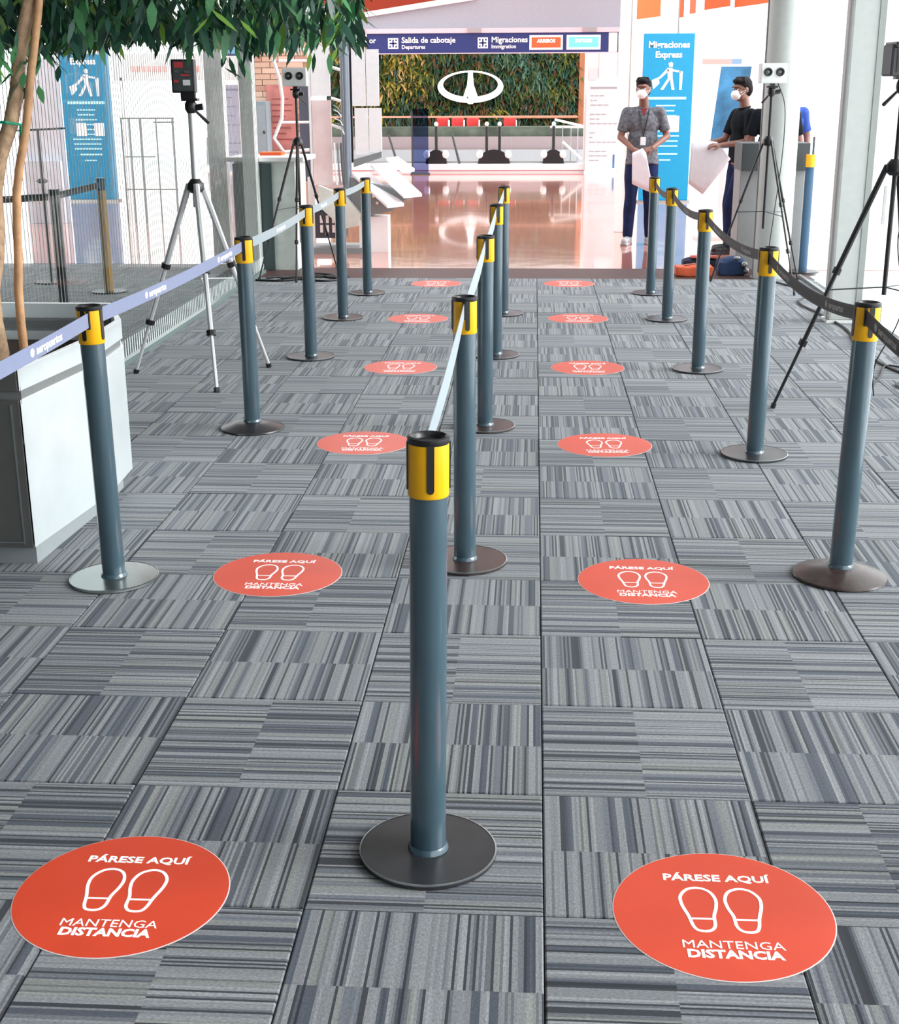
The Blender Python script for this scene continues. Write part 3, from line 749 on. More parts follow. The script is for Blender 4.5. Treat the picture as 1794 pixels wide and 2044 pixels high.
def make_sticker():
    t = thing('floor_sticker', '', 'floor sticker')
    obj('disc', G().lathe([(.225, 0.0005), (.225, .0014)], 72), RED, t)
    obj('pale_edge', G().lathe([(.2242, .0014), (.2275, .0006), (.2275, .0003)], 72, close=False), mat('pale_vinyl_edge', (.62, .52, .52), .5), t)
    ms = []
    a = text_mesh('PÁRESE AQUÍ', .034, offset=.0010, ext=.0003, sx=1.12); ms.append(merge_into(a, Matrix.Translation((0, .125, .0018))))
    a = text_mesh('MANTENGA', .036, offset=0, ext=.0003, sx=1.03); ms.append(merge_into(a, Matrix.Translation((.005, -.112, .0018))))
    a = text_mesh('DISTANCIA', .036, offset=.0014, ext=.0003, sx=1.02); ms.append(merge_into(a, Matrix.Translation((.005, -.143, .0018))))
    joined('lettering', ms, t)
    for s_ in (1, -1):
        g = G(); stroke(g, [(x*1.0, y*1.06) for x, y in sole(s_)], .0072, ox=-s_*.046, oy=.005)
        stroke(g, [(-.025*s_, 0), (.025*s_, 0)], .0058, False, ox=-s_*.046, oy=-.024)
        obj('footprint', g, VW, t)
    return t
stk = make_sticker()
SP = {'left': [(-.853, 2.425), (-.885, 4.41), (-.81, 6.28), (-.81, 8.17), (-.86, 10.06), (-.86, 12.02)], 'right': [(.412, 2.42), (.40, 4.40), (.36, 6.29), (.35, 8.20), (.35, 10.10), (.33, 12.05)]}
WHN = ['nearest', 'second', 'third', 'fourth', 'fifth', 'farthest']
for lane in SP:
    for k, (x, y) in enumerate(SP[lane]):
        lb = '%s orange-red round floor sticker in the %s queue lane' % (WHN[k], lane)
        if lane == 'left' and k == 0: stk.location = (x, y, 0); stk.rotation_euler = (0, 0, 0); stk['label'] = lb; stk['group'] = 'round floor stickers'; continue
        dup(stk, (x, y, 0), random.uniform(-.03, .03) if k else 0, lb, 'round floor stickers')

# ------------------------------------------------------------------ tripods
def tripod(label, hub, feet, m_, hz, rl, joints=2, tip=BLACK, colr=.012, low=None):
    t = thing('tripod', label, 'tripod', (hub[0], hub[1], 0)); h = Vector((0, 0, hub[2]))
    obj('hub', G().lathe([(.028, hub[2]-.05), (.05, hub[2]-.03), (.05, hub[2]), (.026, hub[2]+.03)], 14), BLACK, t, True)
    for k, f in enumerate(feet):
        f = Vector((f[0]-hub[0], f[1]-hub[1], .01)); d = (f-h); d0 = Vector((d.x, d.y, 0)).normalized()*.04
        a = h+d0; lg_ = obj('leg', G().tube([a, a.lerp(f, .42)], rl, 8).tube([a.lerp(f, .40), a.lerp(f, .72)], rl*.78, 8).tube([a.lerp(f, .70), f], rl*.58, 8), m_, t, True)
        for q in (.41, .71):
            p_ = a.lerp(f, q); e = a.lerp(f, q+.025); obj('leg_lock', G().tube([p_, e], rl*1.5, 8), BLACK, lg_)
        obj('rubber_foot', G().tube([a.lerp(f, .985), f+Vector((0, 0, -.008))], rl*.95, 8), tip, lg_)
        b = a.lerp(f, .5); obj('brace', G().tube([b, (0, 0, hub[2]*.52)], .004, 5), m_ if m_ is not BLACK else DGREY, t)
    obj('centre_column', G().tube([(0, 0, low if low is not None else hub[2]*.5), (0, 0, hz)], colr, 10), m_, t, True)
    obj('head', G().ell((0, 0, hz+.03), .035, .035, .045).box(-.045, -.03, hz+.06, .045, .03, hz+.075).tube([(0, 0, hz+.02), (.07, .0, hz+.03)], .018, 8), BLACK, t, True)
    obj('pan_handle', G().tube([(0, 0, hz+.03), (-.05 if hub[0] > 1 else .06, .15, hz-.06)], [.006, .011], 6), BLACK, t)
    return t
tripod('silver-white tripod on the carpet by the left glass wall', (-1.955, 7.85, 1.13), [(-2.41, 7.92), (-1.79, 7.40), (-1.63, 8.14)], SILVER, 1.53, .019, colr=.020, low=1.0)
tripod('black tripod beside the dark counter, holding a twin-lens device', (-2.165, 12.60, 1.22), [(-2.50, 12.2), (-1.90, 13.05), (-2.13, 12.05)], BLACK, 1.60, .012, low=.3)
tripod('black tripod in front of the thick round column, holding a twin-lens device', (1.985, 11.9, 1.24), [(1.60, 12.22), (2.19, 11.36), (2.38, 12.25)], BLACK, 1.60, .011, low=.5)
tr = tripod('large black tripod cut by the right edge of the photo', (1.815, 7.05, 1.27), [(1.30, 7.12), (2.1, 6.62), (2.12, 7.5)], BLACK, 1.62, .015, low=.62)
obj('height_scale', G().box(-.052, -.03, .98, -.038, -.02, 1.17), WHITE, tr)
def twin(label, loc, rz=0):
    t = thing('twin_lens_device', label, 'device', loc, rz)
    obj('housing', G().box(-.11, -.05, 0, .11, .06, .16), mat('device_white', (.80, .82, .80), .4), t, bevel=.008)
    for s_ in (-1, 1):
        l = obj('lens', G().lathe([(.034, 0), (.034, .012), (.026, .014), (.02, .010)], 24, Matrix.Translation((s_*.05, -.05, .09)) @ Matrix.Rotation(PI/2, 4, 'X')), BLACK, t, True)
        obj('lens_core', G().lathe([(.009, .010), (.009, .0125)], 14, Matrix.Translation((s_*.05, -.05, .09)) @ Matrix.Rotation(PI/2, 4, 'X')), MGREY, l)
    obj('mount', G().box(-.02, -.02, -.02, .02, .02, 0), BLACK, t)
    return t
twin('white twin-lens device on the black tripod beside the counter', (-2.165, 12.60, 1.695))
twin('white twin-lens device on the tripod before the round column', (1.985, 11.9, 1.695), .05)
dv = thing('sensor_box', 'small black device with red marks on the silver tripod', 'device', (-1.975, 7.85, 1.605), .1)
obj('housing', G().box(-.075, -.04, .03, .055, .05, .21), BLACK, dv, bevel=.006)
obj('back_panel', G().box(-.065, -.043, .04, .045, -.040, .20), DGREY, dv)
obj('red_label', G().box(-.055, -.045, .165, -.005, -.043, .195).box(-.02, -.045, .12, .03, -.043, .13).box(-.06, -.045, .085, -.035, -.043, .10), mat('red_label', (.6, .05, .06), .5), dv)
obj('white_label', G().box(-.01, -.046, .07, .03, -.043, .10), VW, dv)
obj('sockets', G().box(0, -.046, .135, .03, -.043, .15).box(-.055, -.046, .14, -.03, -.043, .15), STEEL, dv)
obj('clamp', G().box(-.03, -.03, 0, .05, .03, .03), BLACK, dv)
dv = thing('sensor_box', 'dark grey device on the large tripod at the right edge', 'device', (1.815, 7.05, 1.695), .1)
obj('housing', G().box(-.085, -.05, .0, .09, .09, .15), mat('device_dark', (.06, .06, .07), .5), dv, bevel=.01)
obj('hood', G().box(-.075, -.07, .13, .08, .09, .16), BLACK, dv, bevel=.004)
obj('grille', G().box(-.06, -.054, .02, -.05, -.05, .12).box(-.03, -.054, .02, -.02, -.05, .12).box(0, -.054, .02, .01, -.05, .12), BLACK, dv)

# ------------------------------------------------------------------ planter with trees
pl = thing('metal_planter', 'large angular metal planter box at the left edge', 'planter', (0, 0, 0))
OUT = [(-2.46, 4.43), (-1.765, 4.43), (-1.70, 5.10), (-1.72, 5.50), (-1.90, 5.96), (-2.46, 5.96)]
def inset(poly, d):
    cx = sum(p_[0] for p_ in poly)/len(poly); cy = sum(p_[1] for p_ in poly)/len(poly); o_ = []
    for x, y in poly:
        v = Vector((x-cx, y-cy)); v = v*(1-d/v.length); o_.append((cx+v.x, cy+v.y))
    return o_
obj('plinth', G().vprism(inset(OUT, .05), 0, .075), mat('plinth_grey', (.30, .33, .34), .5), pl)
INN = inset(OUT, .03)
n = len(OUT)
for i in range(n):
    a, b = Vector(OUT[i]), Vector(OUT[(i+1) % n]); ai, bi = Vector(INN[i]), Vector(INN[(i+1) % n])
    m_ = PLSHADE if i == 0 else PLM
    d = (b-a).normalized()*.004
    def quadbox(z0, z1, a=a, b=b, ai=ai, bi=bi):
        vs = [(*(a+d), z0), (*(b-d), z0), (*(bi-d), z0), (*(ai+d), z0)]; vs += [(v[0], v[1], z1) for v in vs]
        return G().add(vs, [(0, 1, 2, 3), (7, 6, 5, 4), (0, 4, 5, 1), (1, 5, 6, 2), (2, 6, 7, 3), (3, 7, 4, 0)])
    obj('side_panel', quadbox(.075, .615), m_, pl, bevel=.002)
    obj('rim_panel', quadbox(.65, .72), m_, pl, bevel=.002) if False else obj('rim_panel', quadbox(.645, .725), m_, pl, bevel=.002)
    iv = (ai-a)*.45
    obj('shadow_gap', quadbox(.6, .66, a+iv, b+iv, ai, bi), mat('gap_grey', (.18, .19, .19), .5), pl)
obj('corner_seam', G().box(-1.80, 4.424, .09, -1.793, 4.432, .60).box(-2.4, 4.424, .095, -1.8, 4.432, .10), STEEL, pl)
obj('soil', G().vprism(inset(OUT, .035), .50, .56), SOIL, pl)
tree = thing('indoor_tree', 'slender indoor tree with drooping leaves growing in the metal planter', 'tree', (-2.0, 5.05, .56))
def rel(p_): return Vector(p_)-Vector((-2.0, 5.05, .56))
def wob(pts, r0, r1, name, m_, amp=.012):
    out = []; n_ = 16
    for k in range(n_+1):
        f = k/n_*(len(pts)-1); i = min(int(f), len(pts)-2); t = f-i; p_ = Vector(pts[i]).lerp(Vector(pts[i+1]), t)
        out.append(rel(p_)+Vector((amp*math.sin(k*1.7), amp*math.cos(k*1.3), 0)))
    return obj(name, G().tube(out, [r0+(r1-r0)*k/n_ for k in range(n_+1)], 10), m_, tree, True)
wob([(-2.07, 5.0, .55), (-2.03, 5.02, 1.2), (-1.86, 5.08, 1.85), (-1.80, 5.2, 2.4)], .034, .02, 'trunk', WOOD)
wob([(-1.975, 5.03, .55), (-1.955, 5.05, 1.2), (-1.83, 5.05, 1.75), (-1.74, 5.15, 2.4)], .017, .014, 'stake', WOOD2, .004)
tie = obj('green_tie', G().tube([rel((-2.05, 4.99, 1.53)), rel((-1.93, 4.98, 1.53)), rel((-1.89, 5.02, 1.52)), rel((-1.91, 5.06, 1.46))], .006, 6), mat('green_tie', (.0, .30, .16), .5), tree)
rnd = random.Random(21)
for (x, y, z) in ((-2.6, 5.6, 2.3), (-1.2, 6.2, 2.25), (-.95, 6.6, 2.2), (-1.6, 6.4, 2.3), (-2.3, 4.9, 2.2), (-1.9, 7.0, 2.3)):
    obj('branch', G().tube([rel((-1.82, 5.2, 2.2)), rel((-1.82, 5.2, 2.2)).lerp(rel((x, y, z)), .5)+Vector((0, 0, .2)), rel((x, y, z))], [.014, .009, .004], 6), WOOD, tree, True)
leafm = []
for k in range(9):
    g = G(); L_ = .095+.012*(k % 3); wd = .0125+.002*(k % 2)
    blade(g, (0, 0, 0), (0, .15+.1*(k % 3), -1), L_, wd, 0, (1, 0, 0)); g.add([(0, 0, 0), (.0015, 0, .02), (-.0015, 0, .02)], [(0, 1, 2)])
    # crease along the midrib
    leafm.append(g.mesh('leaf', [LEAF1, LEAF2, LEAF2, LEAF1, LEAF3, LEAF2, LEAF2, LEAF1, LEAF2][k], True))
def bottom(x, y):     # lower boundary of the canopy
    return 1.835 + .07*noise.noise(Vector((x*3, y*2, 1))) + .06*noise.noise(Vector((x*9, y*5, 4)))
cands = []
for k in range(5200):
    y = rnd.uniform(5.1, 7.1); x = rnd.uniform(-3.2 if y > 5.9 else -2.5, -.12*y-.02)
    if x < -2.5: x = -2.5+rnd.random()*1.4
    zb = bottom(x, y) + (y-6.2)*.03
    z = zb+.07 + (rnd.random()**1.5)*.62
    cl = noise.noise(Vector((x*5, y*2.2, z*2+7)))
    if z < zb+.30 and cl < -.22: continue
    yaw = rnd.uniform(0, 2*PI); tilt_ = rnd.uniform(-.15, .75); sc_ = rnd.uniform(.75, 1.35)
    M = Matrix.Translation(rel((x, y, z))) @ Matrix.Rotation(yaw, 4, 'Z') @ Matrix.Rotation(tilt_, 4, 'X') @ Matrix.Rotation(rnd.uniform(-.4, .4), 4, 'Y') @ Matrix.Diagonal((sc_, sc_, sc_, 1))
    cands.append((z-zb, y, M, rnd.randrange(9)))
# a few hanging sprigs low at left
for (cx, cy, cz, nn_) in ((-1.95, 5.0, 1.78, 26), (-1.72, 5.2, 1.80, 9), (-1.30, 6.2, 1.80, 12), (-1.82, 5.05, 1.72, 12), (-1.0, 6.3, 1.83, 12)):
    for k in range(nn_):
        M = Matrix.Translation(rel((cx+rnd.gauss(0, .05), cy+rnd.gauss(0, .05), cz+rnd.gauss(.03, .05)))) @ Matrix.Rotation(rnd.uniform(0, 6.28), 4, 'Z') @ Matrix.Rotation(rnd.uniform(.0, .9), 4, 'X') @ Matrix.Diagonal((.95,)*3+(1,))
        cands.append((-.1, cy, M, rnd.randrange(9)))
cands.sort(key=lambda c: c[0]*1.0+(c[1]-5)*.02)
for c in cands[:295]:
    o = bpy.data.objects.new('leaf', leafm[c[3]]); C.objects.link(o); o.parent = tree; o.matrix_local = c[2]
g = G(); mi = {0: 0, 1: 1, 2: 1, 3: 0, 4: 2, 5: 1, 6: 1, 7: 0, 8: 1}
for c in cands[295:]:
    g.cur = mi[c[3]]; me = leafm[c[3]]; g.add([c[2] @ v.co for v in me.vertices], [tuple(p_.vertices) for p_ in me.polygons])
tag(obj('foliage', g, [LEAF1, LEAF2, LEAF3], tree, True), kind='stuff')

# ------------------------------------------------------------------ counters and stand at left
dk = thing('counter', 'white counter with dark panels behind the left row', 'counter', (0, 0, 0))
obj('body', G().box(-2.85, 12.98, -.01, -2.27, 13.6, 1.02), mat('marbled_white', (.62, .68, .64), .4, noise_amt=.15, nscale=6), dk)
obj('dark_panel', G().box(-2.86, 12.95, 0.0, -2.73, 12.98, 1.0), mat('dark_green_grey', (.045, .075, .075), .4), dk)
obj('dark_panel', G().box(-2.64, 12.95, 0.0, -2.49, 12.98, 1.0), mat('dark_green_grey', (.045,)*3), dk)
obj('top', G().box(-2.92, 12.90, 1.02, -2.17, 13.65, 1.06), WHITE, dk, bevel=.004)
obj('orange_edge', G().box(-2.66, 13.3, 1.06, -2.45, 13.5, 1.09), ORANGE, dk)

st = thing('display_stand', 'white panelled display stand with grey pole and slanted shelves behind the left row', 'display stand', (0, 14.5, -.012))
PAN = mat('stand_white', (.95, .95, .97), .3)
obj('board', G().box(-2.33, 0, 1.62, -2.13, .04, 2.5), PAN, st); obj('board', G().box(-2.33, 0, .72, -2.13, .04, 1.58), mat('pinkish_board', (.80, .66, .66), .3, noise_amt=.2, nscale=3), st)
obj('board', G().box(-2.36, -.005, .12, -2.335, .05, 2.5), WHITE, st)
obj('board', G().box(-1.90, 0, 1.52, -1.76, .04, 2.10), PAN, st); obj('board', G().box(-1.75, 0, 1.52, -1.62, .04, 2.08), PAN, st)
obj('board', G().box(-1.88, 0, 1.03, -1.74, .04, 1.50), PAN, st); obj('board', G().box(-1.73, 0, 1.05, -1.60, .04, 1.50), PAN, st)
obj('lower_beam', G().prism([(-1.90, .90), (-1.60, 1.0), (-1.60, 1.06), (-1.90, .98)], -.02, .06), MGREY, st)
obj('pole', G().tube([(-1.97, 0, .45), (-1.97, 0, 2.4)], .028, 12), mat('blue_grey_pole', (.19, .24, .28), .4), st, True)
obj('pole', G().tube([(-2.0, .2, .3), (-2.0, .2, 2.3)], .05, 12), mat('slate_panel', (.13, .15, .20), .5), st, True)
obj('black_strip', G().box(-1.925, .01, .95, -1.905, .05, 2.2), BLACK, st)
obj('slate_back', G().box(-2.48, .1, .75, -2.36, .14, 1.72), mat('slate_panel', (.13, .15, .20), .5), st)
for k, z in enumerate((1.88, 1.57, 1.30)):
    obj('bracket', G().tube([(-2.12, -.01, z+.03), (-2.02, -.02, z)], .016, 8), WHITE, st)
for k in range(6):
    z = 1.53-k*.045
    obj('arched_rib', G().tube([(-2.10+.004*k, -.02, z), (-2.06+.01*k, -.03, z-.02), (-2.02+.006*k, -.03, z-.07)], .007, 6), WHITE if k % 2 else MGREY, st)
for k in range(3):
    x = -2.10+k*.035
    obj('cable', G().tube([(x, -.02, 1.15), (x+.005, -.02, .9), (x+.02, -.02, .72)], .011, 6), [WHITE, MGREY, DGREY][k], st)
obj('tube_frame', G().tube([(-2.70, -.1, 2.0), (-2.64, -.1, 1.8), (-2.615, -.1, 1.6), (-2.63, -.1, 1.4), (-2.72, -.1, 1.2), (-2.62, -.1, 1.06), (-2.36, -.05, 1.08)], .018, 8), WHITE, st, True)
for z in (1.36, 1.97, 2.08): obj('rung', G().tube([(-2.64, -.1, z), (-2.36, -.02, z)], .014, 8), WHITE, st)
def slab(x0, y0, z0, x1, y1, z1, wx, wy, th, name, m_):
    a = Vector((x0, y0, z0)); b = Vector((x1, y1, z1)); s_ = Vector((wx, wy, 0)); u = Vector((0, 0, th))
    vs = [a, b, b+s_, a+s_, a-u, b-u, b+s_-u, a+s_-u]
    return obj(name, G().add(vs, [(0, 1, 2, 3), (7, 6, 5, 4), (0, 4, 5, 1), (1, 5, 6, 2), (2, 6, 7, 3), (3, 7, 4, 0)]), m_, st)
slab(-1.92, 0, .84, -1.52, -.3, .53, .15, .25, .03, 'slanted_shelf', PAN)
slab(-1.74, .1, .93, -1.36, -.15, .62, .17, .25, .03, 'slanted_shelf', PAN)
slab(-1.60, .4, .98, -1.40, .2, .86, .10, .3, .03, 'slanted_shelf', PAN)
obj('chassis', G().prism([(-1.95, .35), (-1.50, .45), (-1.33, .58), (-1.36, .64), (-1.95, .80)], .0, .35), MGREY, st)
for x, z in ((-1.76, .56), (-1.70, .60), (-1.80, .61), (-1.66, .53)): obj('stud', G().ell((x, -.01, z), .016, .01, .016, n=8, m=5), WHITE, st)
obj('white_hopper', G().prism([(-2.27, .72), (-1.98, .60), (-1.83, .42), (-1.86, .30), (-2.0, .27), (-2.12, .36), (-2.27, .50)], -.1, .0), mat('marbled_white', (.62,)*3), st)
vb = obj('vent_block', G().box(-2.34, .0, .16, -2.02, .3, .5), mat('vent_dark', (.05, .05, .07), .5), st)
for i in range(3):
    for j in range(2): obj('vent_hole', G().box(-2.28+i*.065, -.012, .22+j*.10, -2.25+i*.065, 0, .30+j*.10), WHITE, vb)
obj('foot', G().box(-2.42, -.05, 0, -1.75, .5, .06), MGREY, st)
obj('leg', G().box(-2.40, 0, .06, -2.36, .05, .8).box(-1.86, 0, .06, -1.82, .05, .35), WHITE, st)
obj('white_block', G().box(-1.80, .1, .0, -1.56, .35, .38), PAN, st)

# background beyond the left glass wall
bw = thing('brick_partition', 'tan and brick-brown partition seen past the white counter', 'wall', (0, 20, -.012))
obj('backing', G().box(-4.15, .02, 0, -3.22, .10, 2.6), BRICKC, bw)
rnd = random.Random(2)
bm1 = [mat('brick_a', (.50, .34, .25), .7), mat('brick_b', (.42, .24, .18), .7), mat('brick_c', (.58, .42, .32), .7)]
for r_ in range(22):
    for c_ in range(4):
        x = -4.15+c_*.24+(r_ % 2)*.12
        if x+.23 > -3.2: continue
        obj('brick', G().box(x, -.005-rnd.random()*.01, .65+r_*.08, x+.23, .02, .65+r_*.08+.072), rnd.choice(bm1), bw)
po = thing('wall_poster', 'brick-red poster with faint text lines hung on the brick partition', 'poster', (0, 19.96, 0))
obj('sheet', G().box(-3.86, 0, .86, -3.42, .015, 1.76), mat('brick_red', (.44, .17, .15), .6, noise_amt=.2, nscale=6), po)
g = G()
for k in range(8): g.box(-3.78, -.004, 1.0+k*.08, -3.6+rnd.random()*.12, 0, 1.015+k*.08)
tag(obj('printed_lines', g, mat('dark_red_ink', (.25, .06, .06), .6), po), kind='stuff')
cb = thing('cabinet', 'grey-blue cabinet standing before the brick partition', 'cabinet', (0, 19.6, -.012))
obj('body', G().box(-4.02, 0, 0, -3.80, .35, 1.55), mat('grey_blue', (.20, .27, .30), .5), cb, bevel=.006)
obj('door', G().box(-4.01, -.015, .1, -3.82, 0, 1.5), mat('grey_blue2', (.23, .30, .33), .5), cb); obj('knob', G().ell((-3.84, -.02, 1.13), .02, .02, .02), BLACK, cb)
s1 = thing('hanging_sign', 'small blue and cyan sign hanging behind the left glass columns', 'sign', (0, 20, 0))
obj('board', G().box(-4.48, 0, 2.16, -4.22, .05, 2.36), SIGN, s1); obj('cyan_field', G().box(-4.42, -.01, 2.19, -4.22, 0, 2.33), mat('sky_cyan', (.2, .55, .9), .4), s1)
obj('white_end', G().box(-4.60, 0, 2.16, -4.49, .05, 2.36), WHITE, s1); obj('hanger', G().box(-4.4, .02, 2.36, -4.38, .03, 3.3), STEEL, s1)
s2 = thing('hanging_sign', 'small black sign with an orange square behind the tree leaves', 'sign', (0, 20, 0))
obj('board', G().box(-4.12, 0, 2.17, -3.42, .05, 2.38), BLACK, s2); obj('orange_square', G().box(-4.0, -.01, 2.20, -3.87, 0, 2.34), mat('amber', (.95, .42, .02), .4), s2)
obj('hanger', G().box(-3.8, .02, 2.38, -3.78, .03, 3.3), STEEL, s2)
pp = obj('partition_panel', G().box(-6.75, 18, -.01, -6.22, 18.06, 2.1), mat('pale_lavender', (.62, .65, .72), .6)); tag(pp, 'pale grey-lavender panel beyond the left glass wall, left of the blue totem', 'panel')
obj('base_block', G().box(-6.75, 17.9, -.01, -6.25, 18, .8), mat('pale_lavender2', (.55, .58, .66), .6), pp)
hd = thing('header_strip', 'white header board with a row of pink squares beyond the left glass wall', 'board', (0, 22, 0))
obj('board', G().box(-6.7, 0, 1.85, -4.6, .04, 2.25), WHITE, hd)
for k in range(9): obj('pink_square', G().box(-6.4+k*.085 if k < 7 else -5.45+(k-7)*.08, -.01, 1.98, -6.34+k*.085 if k < 7 else -5.39+(k-7)*.08, 0, 2.07), mat('pink_strip', (.85, .38, .34), .5), hd)
for x in (-6.6, -4.7): obj('leg', G().box(x, 0, -.01, x+.04, .04, 1.9), WHITE, hd)
fr = thing('queue_rail', 'thin dark metal queue rails far beyond the left glass wall', 'railing', (0, 18, -.012))
for x in (-5.42, -5.32, -5.17, -4.96, -4.74): obj('upright', G().tube([(x, 0, 0), (x, 0, 1.36)], .011, 6), DGREY, fr)
for z, x0, x1 in ((1.35, -5.44, -4.72), (1.30, -5.0, -4.72), (.86, -5.4, -5.0), (.44, -5.44, -4.72)): obj('rail', G().tube([(x0, .01, z), (x1, .01, z)], .010, 6), DGREY, fr)
ts = thing('reflected_stand', 'thin stand modelling a tripod reflection in the left glass wall, left of the blue totem', 'stand', (-4.37, 12, 0))  # a tripod's reflection in the glass, built as a solid stand
obj('pole', G().tube([(0, 0, .01), (0, 0, 1.34)], .013, 8), DGREY, ts); obj('cross_bar', G().tube([(-.22, 0, 1.33), (.25, 0, 1.35)], .010, 6), DGREY, ts)
obj('collar', G().lathe([(.03, .88), (.06, .90), (.03, .92)], 12), DGREY, ts); obj('foot', G().lathe([(.15, 0), (.15, .012)], 20), DGREY, ts)
darkp = mat('outside_post', (.012, .018, .024), .7, spec=.15)
def out_post(label, x, y, m_, ycap=False):
    t = thing('queue_post', label, 'queue post', (x, y, 0))
    obj('base', G().lathe([(.15, 0), (.15, .012)], 32), BASE, t, True); obj('pole', G().lathe([(.04, .012), (.04, .86)], 20), m_, t, True)
    obj('cap', G().lathe([(.043, .86), (.043, .96)], 20), YEL if ycap else BASE, t, True)
    if ycap: obj('stem', G().tube([(.02, 0, .96), (.02, 0, 1.10)], .01, 6), DGREY, t)
    return t
out_post('dark queue post beyond the left glass wall, nearer of the two', -3.56, 10.0, darkp)
t = out_post('dark queue post with amber cap beyond the left glass wall, beside the blue totem', -3.65, 11.4, darkp)
t.children[2].data.materials[0] = mat('amber_dull', (.45, .24, .03), .5)
t = thing('queue_belt', 'black belt beyond the left glass wall joining the two dark posts', 'belt', (0, 0, 0)); 
obj('webbing', G().add([(-3.57, 10.04, .88), (-3.64, 11.36, .88), (-3.64, 11.36, .93), (-3.57, 10.04, .93), (-3.575, 10.04, .88), (-3.645, 11.36, .88), (-3.645, 11.36, .93), (-3.575, 10.04, .93)], [(0, 1, 2, 3), (7, 6, 5, 4), (0, 4, 5, 1), (3, 2, 6, 7)]), BELTR, t)
t = thing('queue_belt', 'black belt beyond the left glass wall passing behind the tree trunks', 'belt', (0, 0, 0))
obj('webbing', G().add([(-3.60, 9.97, .88), (-4.3, 9.6, .86), (-4.3, 9.6, .91), (-3.60, 9.97, .93), (-3.60, 9.975, .88), (-4.3, 9.605, .86), (-4.3, 9.605, .91), (-3.6, 9.975, .93)], [(0, 1, 2, 3), (7, 6, 5, 4), (0, 4, 5, 1), (3, 2, 6, 7)]), BELTR, t)
out_post('dark queue post beyond the left glass wall hidden behind the tree trunks', -4.33, 9.58, darkp)
out_post('blue queue post with yellow cap outside the right glass wall', 2.545, 12.9, mat('blue_post', (.02, .09, .18), .45), True).scale = (1, 1, 1.12)

# ------------------------------------------------------------------ grey counter at right, bags, cables
ct = thing('counter', 'grey counter behind the thick round column at right', 'counter', (0, 0, 0))
obj('body', G().box(1.955, 13.18, -.01, 2.56, 13.6, .92), mat('mid_grey_body', (.27, .28, .28), .5), ct, bevel=.005)
obj('top_band', G().box(1.95, 13.12, .92, 2.58, 13.62, 1.17), mat('charcoal_band', (.045, .055, .06), .45), ct, bevel=.005)
bg1 = thing('bag', 'orange bag lying flat on the dark threshold mat', 'bag', (1.50, 12.66, 0))
obj('body', mod_mesh(G().box(-.17, -.10, 0.0, .17, .12, .085).ell((0, 0, .06), .15, .1, .05), 'body', mat('orange_cloth', (.75, .13, .05), .7, noise_amt=.1), .012, 3, .008), None, bg1)
obj('strap', G().tube([(-.1, -.1, .1), (-.02, -.12, .12), (.08, -.1, .1)], .008, 6), mat('pink_strap', (.6, .2, .16), .6), bg1)
bg2 = thing('bag', 'navy blue bag with grey fittings beside the orange bag', 'bag', (1.86, 12.75, 0))
obj('body', mod_mesh(G().box(-.13, -.10, 0.0, .11, .14, .12).ell((0, 0, .12), .12, .1, .05), 'body', mat('navy_cloth', (.02, .05, .13), .8, noise_amt=.1), .012, 3, .01), None, bg2)
obj('fitting', G().ell((.10, -.1, .1), .03, .03, .03).ell((.12, -.08, .04), .03, .03, .03).ell((.03, -.11, .16), .03, .02, .02), STEEL, bg2)
bg3 = thing('bag', 'flat red and navy bag lying behind the orange bag', 'bag', (1.70, 13.45, -.012))
obj('body', mod_mesh(G().box(-.22, -.10, 0.0, .20, .12, .06).ell((-.05, 0, .05), .18, .1, .05), 'body', mat('dark_navy_cloth', (.025, .035, .07), .8), .012, 3, .01), None, bg3)
obj('red_flap', G().cbox(-.02, -.06, .1, .26, .1, .02), mat('coral_cloth', (.70, .18, .15), .7), bg3, bevel=.005)
def cable(label, pts, r=.008):
    pts = [Vector(p_) for p_ in pts]; out = []
    for i in range(len(pts)-1):
        p0 = pts[max(i-1, 0)]; p1 = pts[i]; p2 = pts[i+1]; p3 = pts[min(i+2, len(pts)-1)]
        for q in range(8):
            t = q/8; out.append(.5*((2*p1)+(-p0+p2)*t+(2*p0-5*p1+4*p2-p3)*t*t+(-p0+3*p1-3*p2+p3)*t**3))
    out.append(pts[-1]); return tag(obj('cable', G().tube(out, r, 7), CABLE, None, True), label, 'cable')
cable('black cable along the carpet edge at right past the slim column', [(2.10, 12.3, .008), (2.22, 12.0, .008), (2.36, 11.5, .008), (2.15, 10.95, .008), (2.2, 10.3, .008), (2.24, 9.6, .008), (2.16, 8.9, .008), (2.2, 8.2, .008), (2.4, 7.6, .008)])
cable('looped black cable on the carpet under the large tripod', [(1.85, 7.45, .008), (2.05, 7.9, .008), (2.2, 8.3, .008), (2.33, 8.0, .008), (2.1, 7.7, .008), (2.3, 7.3, .008)], .006)
cable('thin black cable hanging from the device on the large tripod', [(1.83, 7.1, 1.68), (1.95, 7.15, 1.2), (1.90, 7.2, .9), (1.98, 7.3, .5), (1.88, 7.35, .2), (1.9, 7.4, .01)], .0035)
cable('thin black cable hanging beside the tripod before the round column', [(2.03, 11.9, 1.70), (2.10, 11.88, 1.5), (2.10, 11.86, 1.1), (2.06, 11.85, .6), (2.05, 11.9, .3), (2.12, 12.1, .01)], .004)
cable('tangled black cable on the floor at the foot of the counter', [(-2.45, 12.3, .01), (-2.2, 12.45, .012), (-2.3, 12.25, .01), (-2.0, 12.35, .014), (-1.85, 12.5, .01), (-2.1, 12.6, .012), (-1.8, 12.3, .01), (-1.7, 12.42, .01)], .012)
